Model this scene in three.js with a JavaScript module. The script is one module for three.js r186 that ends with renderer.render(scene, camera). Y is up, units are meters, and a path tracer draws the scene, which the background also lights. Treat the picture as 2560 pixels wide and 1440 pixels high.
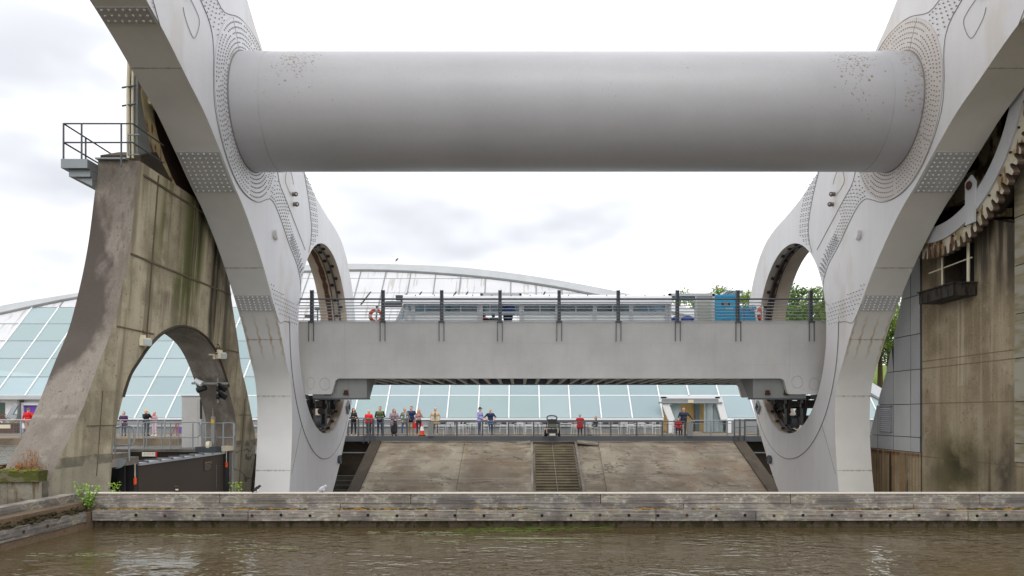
import * as THREE from 'three';
import { mergeGeometries, toCreasedNormals } from 'three/addons/utils/BufferGeometryUtils.js';

// ---------------------------------------------------------------- camera, sky, sun, exposure
const W = 1024, H = 576, K = 1024 / 2560, EYE = 1.42, F = 1850;
const renderer = new THREE.WebGLRenderer({ antialias: true });
renderer.setSize(W, H);
renderer.toneMapping = THREE.LinearToneMapping;
renderer.toneMappingExposure = 1.5;
renderer.shadowMap.enabled = true;
const scene = new THREE.Scene();
const camera = new THREE.PerspectiveCamera(2 * Math.atan(720 / F) * 180 / Math.PI, 16 / 9, 0.1, 4000);
camera.position.set(0, EYE, 0);
camera.setViewOffset(W, H, (1280 - 1299) * K, (720 - 1033) * K, W, H);   // a shift lens: level camera, horizon low in the frame
scene.add(camera);

let seed = 7;
const rnd = () => { seed = (seed + 0x6d2b79f5) | 0; let t = Math.imul(seed ^ (seed >>> 15), 1 | seed); t = (t + Math.imul(t ^ (t >>> 7), 61 | t)) ^ t; return ((t ^ (t >>> 14)) >>> 0) / 4294967296; };
const rr = (a, b) => a + (b - a) * rnd();
const clamp = (x, a = 0, b = 1) => Math.min(b, Math.max(a, x));
const smooth = (a, b, x) => { const t = clamp((x - a) / (b - a)); return t * t * (3 - 2 * t); };
const lerp = (a, b, t) => a + (b - a) * t;

// periodic value noise
const PERM = new Float32Array(65536); for (let i = 0; i < 65536; i++) PERM[i] = rnd();
function vn(x, y, px, py, s = 0) {
  const xi = Math.floor(x), yi = Math.floor(y), fx = x - xi, fy = y - yi, u = fx * fx * (3 - 2 * fx), v = fy * fy * (3 - 2 * fy);
  let x0 = xi % px, y0 = yi % py; if (x0 < 0) x0 += px; if (y0 < 0) y0 += py;
  const x1 = x0 + 1 === px ? 0 : x0 + 1, y1 = y0 + 1 === py ? 0 : y0 + 1, k = s * 9173;
  const A = x0 * 40503 ^ (x0 << 7), B = x1 * 40503 ^ (x1 << 7), C = y0 * 25117 + k, D = y1 * 25117 + k;
  const a = PERM[(A + C ^ (C >> 5)) & 65535], b = PERM[(B + C ^ (C >> 5)) & 65535], c = PERM[(A + D ^ (D >> 5)) & 65535], d = PERM[(B + D ^ (D >> 5)) & 65535];
  return (a + (b - a) * u) * (1 - v) + (c + (d - c) * u) * v;
}
function fbm(x, y, px, py, oct = 4, s = 0) {           // x, y in 0..1; px, py cells at the coarsest octave
  let a = 0, k = 0.5, n = 0;
  for (let o = 0; o < oct; o++) { a += k * vn(x * px, y * py, px, py, s + o); n += k; k *= 0.55; px *= 2; py *= 2; }
  return a / n;
}

{ // overcast sky: white cloud sheet with soft blue-grey patches
  const w = 1024, h = 512, d = new Float32Array(w * h * 4);
  const blobs = [[70, 160, 330, 150, 0.95], [60, 420, 280, 120, 0.95], [130, 570, 220, 130, 1.2], [60, 700, 300, 80, 1.2], [1470, 580, 380, 95, 1.5], [1270, 560, 260, 90, 1.0], [1010, 600, 240, 70, 0.8], [880, 500, 140, 90, 0.7], [1180, 640, 320, 70, 0.7], [1830, 690, 220, 60, 0.7], [1350, 480, 500, 60, 0.5]];
  for (let r = 0; r < h; r++) for (let c = 0; c < w; c++) {
    const el = ((r + 0.5) / h - 0.5) * Math.PI, az = ((c + 0.5) / w - 0.5) * 2 * Math.PI, u = (c + 0.5) / w, v = (r + 0.5) / h;
    const n = fbm(u, v, 14, 12, 5, 3), n2 = fbm(u, v, 5, 5, 4, 11), n3 = fbm(u, v, 40, 60, 6, 21);
    let dark = 0.30 * smooth(0.52, 0.76, n) + 0.16 * smooth(0.52, 0.72, n2);
    const x = Math.cos(el) * Math.cos(az), y = Math.sin(el), z = Math.cos(el) * Math.sin(az);
    if (z < -0.2) {                                     // the cloud banks that stand over the wheel
      const px = 1299 + F * x / -z, py = 1033 - F * y / -z;
      dark = 0.30 * dark + 0.3 * smooth(0.5, 0.75, n3) * smooth(900, 100, px) ;
      for (const [bx, by, sx, sy, k] of blobs) { const q = ((px - bx) / sx) ** 2 + ((py - by) / sy) ** 2; if (q < 6) dark += k * Math.exp(-q) * (0.16 + 0.46 * smooth(0.3, 0.72, 0.3 * n + 0.7 * n3)); }
    }
    const b = 1.1 * (1 - 0.08 * smooth(0, 1.2, el)), i = (r * w + c) * 4;
    dark = 0.56 * (1 - Math.exp(-dark / 0.42));
    d[i] = b * (1 - dark) * 0.99; d[i + 1] = b * (1 - 0.975 * dark) * 0.998; d[i + 2] = b * (1 - 0.92 * dark) * 1.02; d[i + 3] = 1;
  }
  const t = new THREE.DataTexture(d, w, h, THREE.RGBAFormat, THREE.FloatType);
  t.mapping = THREE.EquirectangularReflectionMapping; t.magFilter = t.minFilter = THREE.LinearFilter; t.needsUpdate = true;
  scene.background = t; scene.environment = t;
}
const sun = new THREE.DirectionalLight(0xfffaf4, 0.5);
sun.position.set(10, 60, 26); sun.target.position.set(2, 0, -32); sun.castShadow = true; sun.shadow.radius = 45;
Object.assign(sun.shadow.camera, { left: -60, right: 60, top: 60, bottom: -60, near: 1, far: 200 }); sun.shadow.mapSize.set(2048, 2048);
scene.add(sun, sun.target);

// ---------------------------------------------------------------- helpers
const at = (px, py, d) => new THREE.Vector3((px - 1299) * d / F, EYE + (1033 - py) * d / F, -d);
const X = (px, d) => (px - 1299) * d / F, Y = (py, d) => EYE + (1033 - py) * d / F;
const V = (x, y, z) => new THREE.Vector3(x, y, z);
const names = {};
const numbered = (n) => { const k = names[n] = (names[n] ?? -1) + 1; return k ? n + '_' + String(k).padStart(3, '0') : n; };
const flat = (g) => { const q = g.index ? g.toNonIndexed() : g; for (const k of Object.keys(q.attributes)) if (!['position', 'normal', 'uv', 'color'].includes(k)) q.deleteAttribute(k); if (!q.attributes.uv) q.setAttribute('uv', new THREE.BufferAttribute(new Float32Array(q.attributes.position.count * 2), 2)); q.clearGroups(); return q; };
function metreUV(g) {
  const p = g.attributes.position, uv = g.attributes.uv, n = V(0, 0, 0), a = V(0, 0, 0), b = V(0, 0, 0), c = V(0, 0, 0);
  for (let i = 0; i < p.count; i += 3) {
    a.fromBufferAttribute(p, i); b.fromBufferAttribute(p, i + 1); c.fromBufferAttribute(p, i + 2);
    n.copy(b).sub(a).cross(c.clone().sub(a)); const x = Math.abs(n.x), y = Math.abs(n.y), z = Math.abs(n.z);
    for (let k = 0; k < 3; k++) { const j = i + k; if (x >= y && x >= z) uv.setXY(j, p.getZ(j), p.getY(j)); else if (y >= z) uv.setXY(j, p.getX(j), p.getZ(j)); else uv.setXY(j, p.getX(j), p.getY(j)); }
  }
  return g;
}
function geo(list, uv = true) { list = Array.isArray(list) ? list : [list]; const g = list.length === 1 ? flat(list[0]) : mergeGeometries(list.map(flat)); return uv ? metreUV(g) : g; }
function obj(name, list, mat, parent = scene, uv = true) {
  const g = list.isBufferGeometry && list.userData.keep ? list : geo(list, uv), m = new THREE.Mesh(g, mat);
  m.name = parent === scene ? numbered(name) : name; m.castShadow = m.receiveShadow = true; parent.add(m); return m;
}
function part(name, g, mat, parent) { const m = new THREE.Mesh(g, mat); m.name = name; m.castShadow = m.receiveShadow = true; parent.add(m); return m; }   // shares its geometry
function tag(o, label, category, group) { o.userData.label = label; o.userData.category = category; if (group) o.userData.group = group; return o; }
function thing(name, label, category, p = [0, 0, 0], turn = 0, group) { const o = new THREE.Group(); o.name = numbered(name); o.position.set(...p); o.rotation.y = turn; scene.add(o); return tag(o, label, category, group); }
function struct(name, list, mat, uv = true) { const o = obj(name, list, mat, scene, uv); o.userData.kind = 'structure'; return o; }
const stuff = (o) => { o.userData.kind = 'stuff'; return o; };

function box(w, h, d, x = 0, y = 0, z = 0, rx = 0, ry = 0, rz = 0) { const g = new THREE.BoxGeometry(w, h, d); if (rx) g.rotateX(rx); if (ry) g.rotateY(ry); if (rz) g.rotateZ(rz); return g.translate(x, y, z); }
const span = (x0, x1, y0, y1, z0, z1) => box(Math.abs(x1 - x0), Math.abs(y1 - y0), Math.abs(z1 - z0), (x0 + x1) / 2, (y0 + y1) / 2, (z0 + z1) / 2);
function orient(g, a, b) { const d = b.clone().sub(a), q = new THREE.Quaternion().setFromUnitVectors(V(0, 1, 0), d.clone().normalize()); return g.applyQuaternion(q).translate((a.x + b.x) / 2, (a.y + b.y) / 2, (a.z + b.z) / 2); }
const bar = (a, b, r, seg = 6, r2 = r) => orient(new THREE.CylinderGeometry(r2, r, a.distanceTo(b), seg), a, b);
const beam = (a, b, w, h) => orient(new THREE.BoxGeometry(w, a.distanceTo(b), h), a, b);
const tube = (pts, r, seg = 24, rad = 6, closed = false) => new THREE.TubeGeometry(new THREE.CatmullRomCurve3(pts, closed, 'centripetal'), seg, r, rad, closed);
const poly = (pts, r, rad = 6) => { const out = []; for (let i = 1; i < pts.length; i++) out.push(bar(pts[i - 1], pts[i], r, rad)); for (const p of pts.slice(1, -1)) out.push(new THREE.SphereGeometry(r, 6, 4).translate(p.x, p.y, p.z)); return geo(out); };
const disc = (r, h, seg, p, axis) => { const g = new THREE.CylinderGeometry(r, r, h, seg); if (axis === 'x') g.rotateZ(Math.PI / 2); if (axis === 'z') g.rotateX(Math.PI / 2); return g.translate(p.x, p.y, p.z); };
const ball = (r, p, sx = 1, sy = 1, sz = 1, s = 10) => new THREE.SphereGeometry(r, s, Math.max(5, s >> 1)).scale(sx, sy, sz).translate(p.x, p.y, p.z);
function smoothPts(pts, n, closed = false) { return new THREE.CatmullRomCurve3(pts.map(([a, b]) => V(a, b, 0)), closed, 'centripetal').getSpacedPoints(n).map((p) => [p.x, p.y]); }
const shapeOf = (pts, holes = []) => { const s = new THREE.Shape(pts.map(([a, b]) => new THREE.Vector2(a, b))); for (const h of holes) s.holes.push(new THREE.Path(h.map(([a, b]) => new THREE.Vector2(a, b)))); return s; };
// a slab whose outline lies in a plane of constant x: (u, v) = (z, y); two material slots: faces, edges (edge uv = metres across, metres along)
function slab(pts, holes, x0, x1, cu = 0, cv = 0) {
  const sg = new THREE.ShapeGeometry(shapeOf(pts, holes)).toNonIndexed(), sp = sg.attributes.position, pos = [], nor = [], uv = [];
  for (const [x, s] of [[Math.max(x0, x1), 1], [Math.min(x0, x1), -1]]) for (let i = 0; i < sp.count; i += 3) for (const k of s > 0 ? [0, 2, 1] : [0, 1, 2]) { pos.push(x, cv + sp.getY(i + k), cu + sp.getX(i + k)); nor.push(s, 0, 0); uv.push(sp.getX(i + k), sp.getY(i + k)); }
  const faces = pos.length / 3;
  for (const loop of [pts, ...holes]) {
    let area = 0; loop.forEach(([a, b], i) => { const [c, d] = loop[(i + 1) % loop.length]; area += a * d - c * b; });
    const out = (area > 0 ? 1 : -1) * (loop === pts ? 1 : -1), N = loop.length, fn = loop.map(([a, b], i) => { const [c, d] = loop[(i + 1) % N], l = Math.hypot(c - a, d - b) || 1; return [out * (d - b) / l, -out * (c - a) / l]; });
    const vn2 = (i, face) => { const A = fn[(i - 1 + N) % N], B = fn[i % N]; return A[0] * B[0] + A[1] * B[1] > 0.8 ? [A[0] + B[0], A[1] + B[1]] : fn[face]; };
    let l = 0;
    for (let i = 0; i < N; i++) {
      const [a, b] = loop[i], [c, d] = loop[(i + 1) % N], e = Math.hypot(c - a, d - b), n0 = vn2(i, i), n1 = vn2((i + 1) % N, i);
      const q = [[x0, b, a, n0, l], [x1, b, a, n0, l], [x1, d, c, n1, l + e], [x0, d, c, n1, l + e]];
      const nx = V(0, 0, 0).crossVectors(V(x1 - x0, 0, 0), V(x1 - x0, d - b, c - a)); const flip = nx.y * fn[i][1] + nx.z * fn[i][0] < 0;
      for (const k of flip ? [0, 2, 1, 0, 3, 2] : [0, 1, 2, 0, 2, 3]) { const [x, y, z, n, s] = q[k], m = Math.hypot(...n) || 1; pos.push(x, cv + y, cu + z); nor.push(0, n[1] / m, n[0] / m); uv.push(Math.abs(x - x0), s); }
      l += e;
    }
  }
  const g = new THREE.BufferGeometry();
  g.setAttribute('position', new THREE.Float32BufferAttribute(pos, 3)); g.setAttribute('normal', new THREE.Float32BufferAttribute(nor, 3)); g.setAttribute('uv', new THREE.Float32BufferAttribute(uv, 2));
  g.addGroup(0, faces, 0); g.addGroup(faces, pos.length / 3 - faces, 1); g.userData.keep = true;
  return g;
}
// a prism: outline in (x, y), drawn out along z
function prism(pts, z0, z1, holes = []) { const g = new THREE.ExtrudeGeometry(shapeOf(pts, holes), { depth: Math.abs(z1 - z0), bevelEnabled: false }); return g.translate(0, 0, Math.min(z0, z1)); }
// a prism: outline in (z, y), drawn out along x
function prismX(pts, x0, x1, holes = []) { const g = slab(pts, holes, x0, x1); g.userData.keep = false; return g; }

// ---------------------------------------------------------------- materials
function tex(w, h, fn, mw, mh, srgb = true) {
  const d = new Uint8Array(w * h * 4);
  for (let y = 0; y < h; y++) for (let x = 0; x < w; x++) { const c = fn(x / w, y / h), i = (y * w + x) * 4; if (typeof c === 'number') d[i] = d[i + 1] = d[i + 2] = clamp(c, 0, 255); else { d[i] = clamp(c[0], 0, 255); d[i + 1] = clamp(c[1], 0, 255); d[i + 2] = clamp(c[2], 0, 255); } d[i + 3] = 255; }
  const t = new THREE.DataTexture(d, w, h, THREE.RGBAFormat);
  t.wrapS = t.wrapT = THREE.RepeatWrapping; t.magFilter = THREE.LinearFilter; t.minFilter = THREE.LinearFilter; if (srgb) t.colorSpace = THREE.SRGBColorSpace;
  if (mw) t.repeat.set(1 / mw, 1 / mh); t.needsUpdate = true; return t;
}
function place(t, u0, v0, u1, v1) { t.repeat.set(1 / (u1 - u0), 1 / (v1 - v0)); t.offset.set(-u0 / (u1 - u0), -v0 / (v1 - v0)); return t; }   // a map laid once over u0..u1, v0..v1 metres
function canvasTex(w, h, draw) { const c = document.createElement('canvas'); c.width = w; c.height = h; draw(c.getContext('2d'), w, h); const t = new THREE.CanvasTexture(c); t.colorSpace = THREE.SRGBColorSpace; t.magFilter = THREE.LinearFilter; return t; }
const mixc = (a, b, t) => [lerp(a[0], b[0], t), lerp(a[1], b[1], t), lerp(a[2], b[2], t)];
const std = (color, roughness = 0.6, o = {}) => new THREE.MeshStandardMaterial({ color, roughness, ...o });
const mottle = tex(512, 512, (x, y) => { const n = fbm(x, y, 5, 5, 6, 1), s = vn(x * 128, y * 128, 128, 128, 5), g = fbm(x, y, 40, 6, 3, 9); return [226 + 26 * n + 5 * s - 6 * g, 226 + 25 * n + 5 * s - 6 * g, 226 + 23 * n + 5 * s - 7 * g]; }, 4, 4);
const grit = tex(512, 512, (x, y) => 120 + 110 * fbm(x, y, 24, 24, 5, 2) - 90 * smooth(0.80, 0.9, vn(x * 90, y * 90, 90, 90, 8)), 2, 2, false);
const concreteFn = (base, dark, light) => (x, y) => {
  let c = mixc(dark, base, smooth(0.25, 0.6, fbm(x, y, 4, 4, 6, 13)));
  c = mixc(c, light, 0.5 * smooth(0.55, 0.8, fbm(x, y, 9, 9, 5, 17)));
  const p = vn(x * 160, y * 160, 160, 160, 4), q = vn(x * 60, y * 60, 60, 60, 6);
  c = c.map((k) => k + (p - 0.5) * 18);
  if (q > 0.93) c = c.map((k) => k * 0.72);
  return c;
};
const concTex = tex(512, 512, concreteFn([140, 133, 121], [112, 105, 95], [166, 160, 148]), 4, 4);
const M = {
  paint: std(0xc9cacd, 0.5, { map: mottle }),
  paint2: std(0xbfc0c2, 0.5, { map: mottle }),
  hull: std(0xc6c5c3, 0.5, { map: mottle }),
  bolt: std(0x949496, 0.6, { metalness: 0.2 }),
  whiteBolt: std(0xd6d5d2, 0.45),
  sealant: std(0x827e7b, 0.9),
  steelDark: std(0x5c6066, 0.5, { metalness: 0.3, map: mottle }),
  galv: std(0x9aa0a4, 0.45, { metalness: 0.45, map: mottle }),
  galvDull: std(0x8f918f, 0.6, { metalness: 0.2, map: mottle }),
  alu: std(0xe4e7e9, 0.35, { metalness: 0.1 }),
  black: std(0x1b1b1d, 0.55), rubber: std(0x151515, 0.8), grease: std(0x2a221d, 0.5, { map: mottle }),
  white: std(0xe6e7e8, 0.5), roofWhite: std(0xe9e9ea, 0.6, { map: mottle }), frameWhite: std(0xeceef0, 0.4),
  concrete: std(0xffffff, 0.92, { map: concTex, bumpMap: grit, bumpScale: 0.01 }),
  concreteDark: std(0x8c8276, 0.95, { map: concTex, bumpMap: grit, bumpScale: 0.012 }),
  orange: std(0xd9480f, 0.5), red: std(0xb3161c, 0.5), purple: std(0x6a3f9e, 0.6), cyan: std(0x1292c4, 0.35), cyanLight: std(0x35a6d2, 0.35), blue: std(0x1d4aa0, 0.5),
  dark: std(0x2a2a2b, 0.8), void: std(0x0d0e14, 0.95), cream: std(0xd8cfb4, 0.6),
  moss: std(0x4c4a17, 1), mossOrange: std(0x6b4a1a, 1), leaf: std(0x6f9a3a, 0.7), wood: std(0xe2ba78, 0.6),
};
const concretePave = std(0xece0cf, 0.9, { map: concTex, bumpMap: grit, bumpScale: 0.006 });

// ---------------------------------------------------------------- the wheel: two arms and the axle, one rotating thing
const AX_Y = 11.17, AX_Z = -24.05, AX_R = 1.815, XL = -8.8, XR = 12.2, THK = 1.34, HC = [-9.65, -6.4], HR = 4.28, RR = 5.42;
const nearEdge = [[6.45, -0.06], [5.6, -0.37], [4.42, -0.9], [3.38, -1.36], [2.34, -2.01], [1.18, -2.77], [0.56, -3.13], [-0.25, -3.72], [-1.28, -4.63], [-2.17, -5.56], [-3.1, -6.65], [-3.86, -7.8], [-4.25, -8.35], [-4.5, -9.09], [-4.56, -10.5], [-4.45, -11.5], [-4.22, -12.75], [-3.7, -14.4], [-2.95, -16.2], [-2.6, -17.0]];
const tipArc = []; for (let a = -98.4; a >= -140; a -= 3) tipArc.push([17.24 * Math.cos(a * Math.PI / 180), 17.24 * Math.sin(a * Math.PI / 180)]);
const farEdge = [[-13.6, -10.65], [-14.55, -9.5], [-15.3, -8.3], [-15.72, -6.9], [-15.72, -5.2], [-15.1, -3.62], [-13.8, -2.05], [-12.7, -1.35], [-11.5, -1.0], [-9.6, -0.72], [-7.9, -0.4], [-6.45, 0.06]];
const halfOutline = [...smoothPts(nearEdge, 90), ...tipArc, ...smoothPts([tipArc[tipArc.length - 1], ...farEdge], 80).slice(1)];
halfOutline.pop();
const armOutline = [...halfOutline, ...halfOutline.map(([a, b]) => [-a, -b])];
const circ = (c, r, n = 72, a0 = 0, a1 = 2 * Math.PI) => Array.from({ length: n }, (_, i) => [c[0] + r * Math.cos(a0 + (a1 - a0) * i / n), c[1] + r * Math.sin(a0 + (a1 - a0) * i / n)]);
const neg = (pts) => pts.map(([a, b]) => [-a, -b]);
const armHoles = [circ(HC, HR), circ(neg([HC])[0], HR)];
const edgeLen = []; { let l = 0; halfOutline.forEach((p, i) => { edgeLen.push(l); const q = armOutline[i + 1]; l += Math.hypot(q[0] - p[0], q[1] - p[1]); }); }
const sAtV = (v) => { for (let i = 1; i < 95; i++) if (halfOutline[i][1] <= v) { const t = (v - halfOutline[i - 1][1]) / (halfOutline[i][1] - halfOutline[i - 1][1]); return lerp(edgeLen[i - 1], edgeLen[i], t); } return 0; };
const edgeAt = (s) => { let i = 1; while (edgeLen[i] < s) i++; const t = (s - edgeLen[i - 1]) / (edgeLen[i] - edgeLen[i - 1]), a = halfOutline[i - 1], b = halfOutline[i], l = Math.hypot(b[0] - a[0], b[1] - a[1]); return { p: [lerp(a[0], b[0], t), lerp(a[1], b[1], t)], n: [-(b[1] - a[1]) / l, (b[0] - a[0]) / l] }; };
const seamV = [-0.75, -4.75, -7.02, -9.09, -11.95], rustS = sAtV(-7.02);
const edgeTex = (k) => place(tex(64, 1024, (x, y) => {
  const s = y * 26; let c = [216, 215, 212]; const n = fbm(x, y, 3, 60, 4, 31 + k);
  c = c.map((q) => q - 10 * (1 - n));
  for (const xx of [0.03, 0.3, 0.62, 0.95]) {            // rust run-off from the bolted joint
    const w = 0.012 + 0.03 * vn(y * 130, xx * 9, 400, 40, 3), d = Math.abs(x - xx - 0.012 * Math.sin(y * 400)), up = s > rustS ? 1.3 : 1.7;
    const f = Math.exp(-((d / w) ** 2)) * clamp(1 - Math.abs(s - rustS) / (up * (0.6 + 0.6 * vn(xx * 40, 1, 64, 8, 2)))) * smooth(0.2, 0.75, vn(y * 500, x * 20, 600, 20, 7) * 0.5 + 0.45);
    c = mixc(c, [146, 112, 70], 0.62 * f);
  }
  for (const v of seamV) { const ds = Math.abs(s - sAtV(v)); if (ds < 0.04) c = mixc(c, [150, 136, 120], 0.35 * smooth(0.35, 0.7, vn(x * 20, v * 3, 32, 32, 5))); }
  return c;
}, 0, 0), 0, 0, THK, 26);
const faceTex = tex(512, 512, (x, y) => {
  const n = fbm(x, y, 4, 4, 6, 41), g = fbm(x, y, 36, 5, 4, 45), p = vn(x * 300, y * 300, 300, 300, 2);
  let c = [216 + 16 * n - 8 * g + 4 * p, 216 + 16 * n - 8 * g + 4 * p, 219 + 15 * n - 9 * g + 4 * p];
  const f = smooth(0.6, 0.8, fbm(x, y, 7, 3, 5, 49)); c = mixc(c, [196, 184, 168], 0.35 * f);
  return c;
}, 9, 9);
const mFaceL = std(0xf4f4f6, 0.5, { map: faceTex }), mFaceR = std(0xf3f0ed, 0.5, { map: faceTex });
const rustFace = std(0xe6dcd2, 0.6, { map: faceTex });
const mEdge = [std(0xffffff, 0.5, { map: edgeTex(0) }), std(0xfffdf8, 0.5, { map: edgeTex(9) })];

const gusSeam = [[6.3, 3.05], [4.6, 2.15], [3.65, 1.64], [3.15, 1.4], [2.88, 1.1], [2.78, 0.64], [2.8, -0.1], [2.72, -0.85], [2.46, -1.38], [2.05, -1.9], [1.5, -2.36], [0.83, -2.66], [0.0, -2.76], [-0.9, -2.64], [-1.55, -2.37], [-2.0, -2.2], [-2.5, -2.24], [-3.27, -2.66], [-4.26, -3.36], [-5.2, -3.9], [-5.66, -4.5], [-5.68, -4.95], [-5.45, -5.35], [-5.1, -5.5]];
const farSeam = [[-5.9, 0.35], [-6.3, -0.15], [-6.75, -0.8], [-7.1, -1.5], [-7.2, -2.1], [-7.05, -2.6], [-6.8, -3.05]];
const lowSeam = [[-2.35, -5.85], [-3.04, -6.42], [-3.7, -6.3], [-4.3, -6.32], [-5.0, -6.55], [-5.3, -6.95], [-5.36, -7.3]];
const inPoly = (p, q) => { let r = false; for (let i = 0, j = q.length - 1; i < q.length; j = i++) if ((q[i][1] > p[1]) !== (q[j][1] > p[1]) && p[0] < (q[j][0] - q[i][0]) * (p[1] - q[i][1]) / (q[j][1] - q[i][1]) + q[i][0]) r = !r; return r; };
function boltPoints() {
  const out = [], half = [];
  for (const r of [1.93, 2.06, 2.19, 2.33, 2.48, 2.63]) { const n = Math.round(2 * Math.PI * r / 0.135); for (let i = 0; i < n; i++) { if (i % 14 === 13) continue; const a = i / n * 2 * Math.PI + r; out.push([r * Math.cos(a), r * Math.sin(a)]); } }
  const seamS = smoothPts(gusSeam.slice(15, 21), 60);
  seamS.forEach((p, i) => { if (i % 2 && i < 58) { const q = seamS[i + 1] ?? p, l = Math.hypot(q[0] - p[0], q[1] - p[1]) || 1, n = [-(q[1] - p[1]) / l, (q[0] - p[0]) / l]; const rows = i < 24 ? 6 : 4; for (let k = 0; k < rows; k++) half.push([p[0] - n[0] * (0.12 + 0.17 * k), p[1] - n[1] * (0.12 + 0.17 * k)]); if (i > 34 && i < 56) for (let k = 0; k < 5; k++) half.push([p[0] - n[0] * (0.2 + 0.09 * k) + 0.05, p[1] - n[1] * (0.2 + 0.09 * k)]); } });
  smoothPts([[-6.1, 0.0], [-6.6, -0.6], [-7.0, -1.3], [-7.1, -2.0], [-6.95, -2.6]], 26).forEach(([a, b], i) => { const w = [1, 2, 3, 4, 5, 5, 5, 6, 6, 6, 6, 5, 5, 5, 5, 5, 5, 4, 4, 4, 4, 4, 4, 3, 3, 3, 3][i] ?? 3; for (let k = 0; k < w; k++) if (k < 4) half.push([a - 0.16 - 0.27 * k, b + 0.05 * k - 0.02 + (i % 2) * 0.03]); });
  const low = [[-2.05, -5.15], [-5.15, -5.55], [-5.3, -6.35], [-3.2, -6.2], [-2.5, -5.75]];
  for (let i = 0; i < 16; i++) for (let j = 0; j < 12; j++) { const p = [-5.4 + i * 0.235 + (j % 2) * 0.117, -6.7 + j * 0.15]; if (inPoly(p, low)) half.push(p); }
  const keep = half.filter(([a, b]) => Math.hypot(a - HC[0], b - HC[1]) > HR + 0.1 && inPoly([a, b], armOutline) && Math.hypot(a, b) > 2.75);
  return [...out, ...keep, ...neg(keep)];
}
const BOLTS = boltPoints();
const boltGeo = geo([new THREE.CylinderGeometry(0.020, 0.025, 0.026, 6).rotateZ(Math.PI / 2)]);
function bolts(points, x, parent) { const m = new THREE.InstancedMesh(boltGeo, M.bolt, points.length), q = new THREE.Matrix4(); points.forEach(([a, b], i) => m.setMatrixAt(i, q.makeTranslation(x, AX_Y + b, AX_Z + a))); m.name = 'bolt_rows'; m.castShadow = true; parent.add(stuff(m)); return m; }
const wheel = thing('boat_lift_wheel', 'giant white painted steel rotating wheel with two hooked arms joined by a thick axle', 'boat lift wheel');
function seamLine(pts, x, r = 0.010, n = 60) { return tube(smoothPts(pts, n).map(([a, b]) => V(x, AX_Y + b, AX_Z + a)), r, n, 4); }
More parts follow.
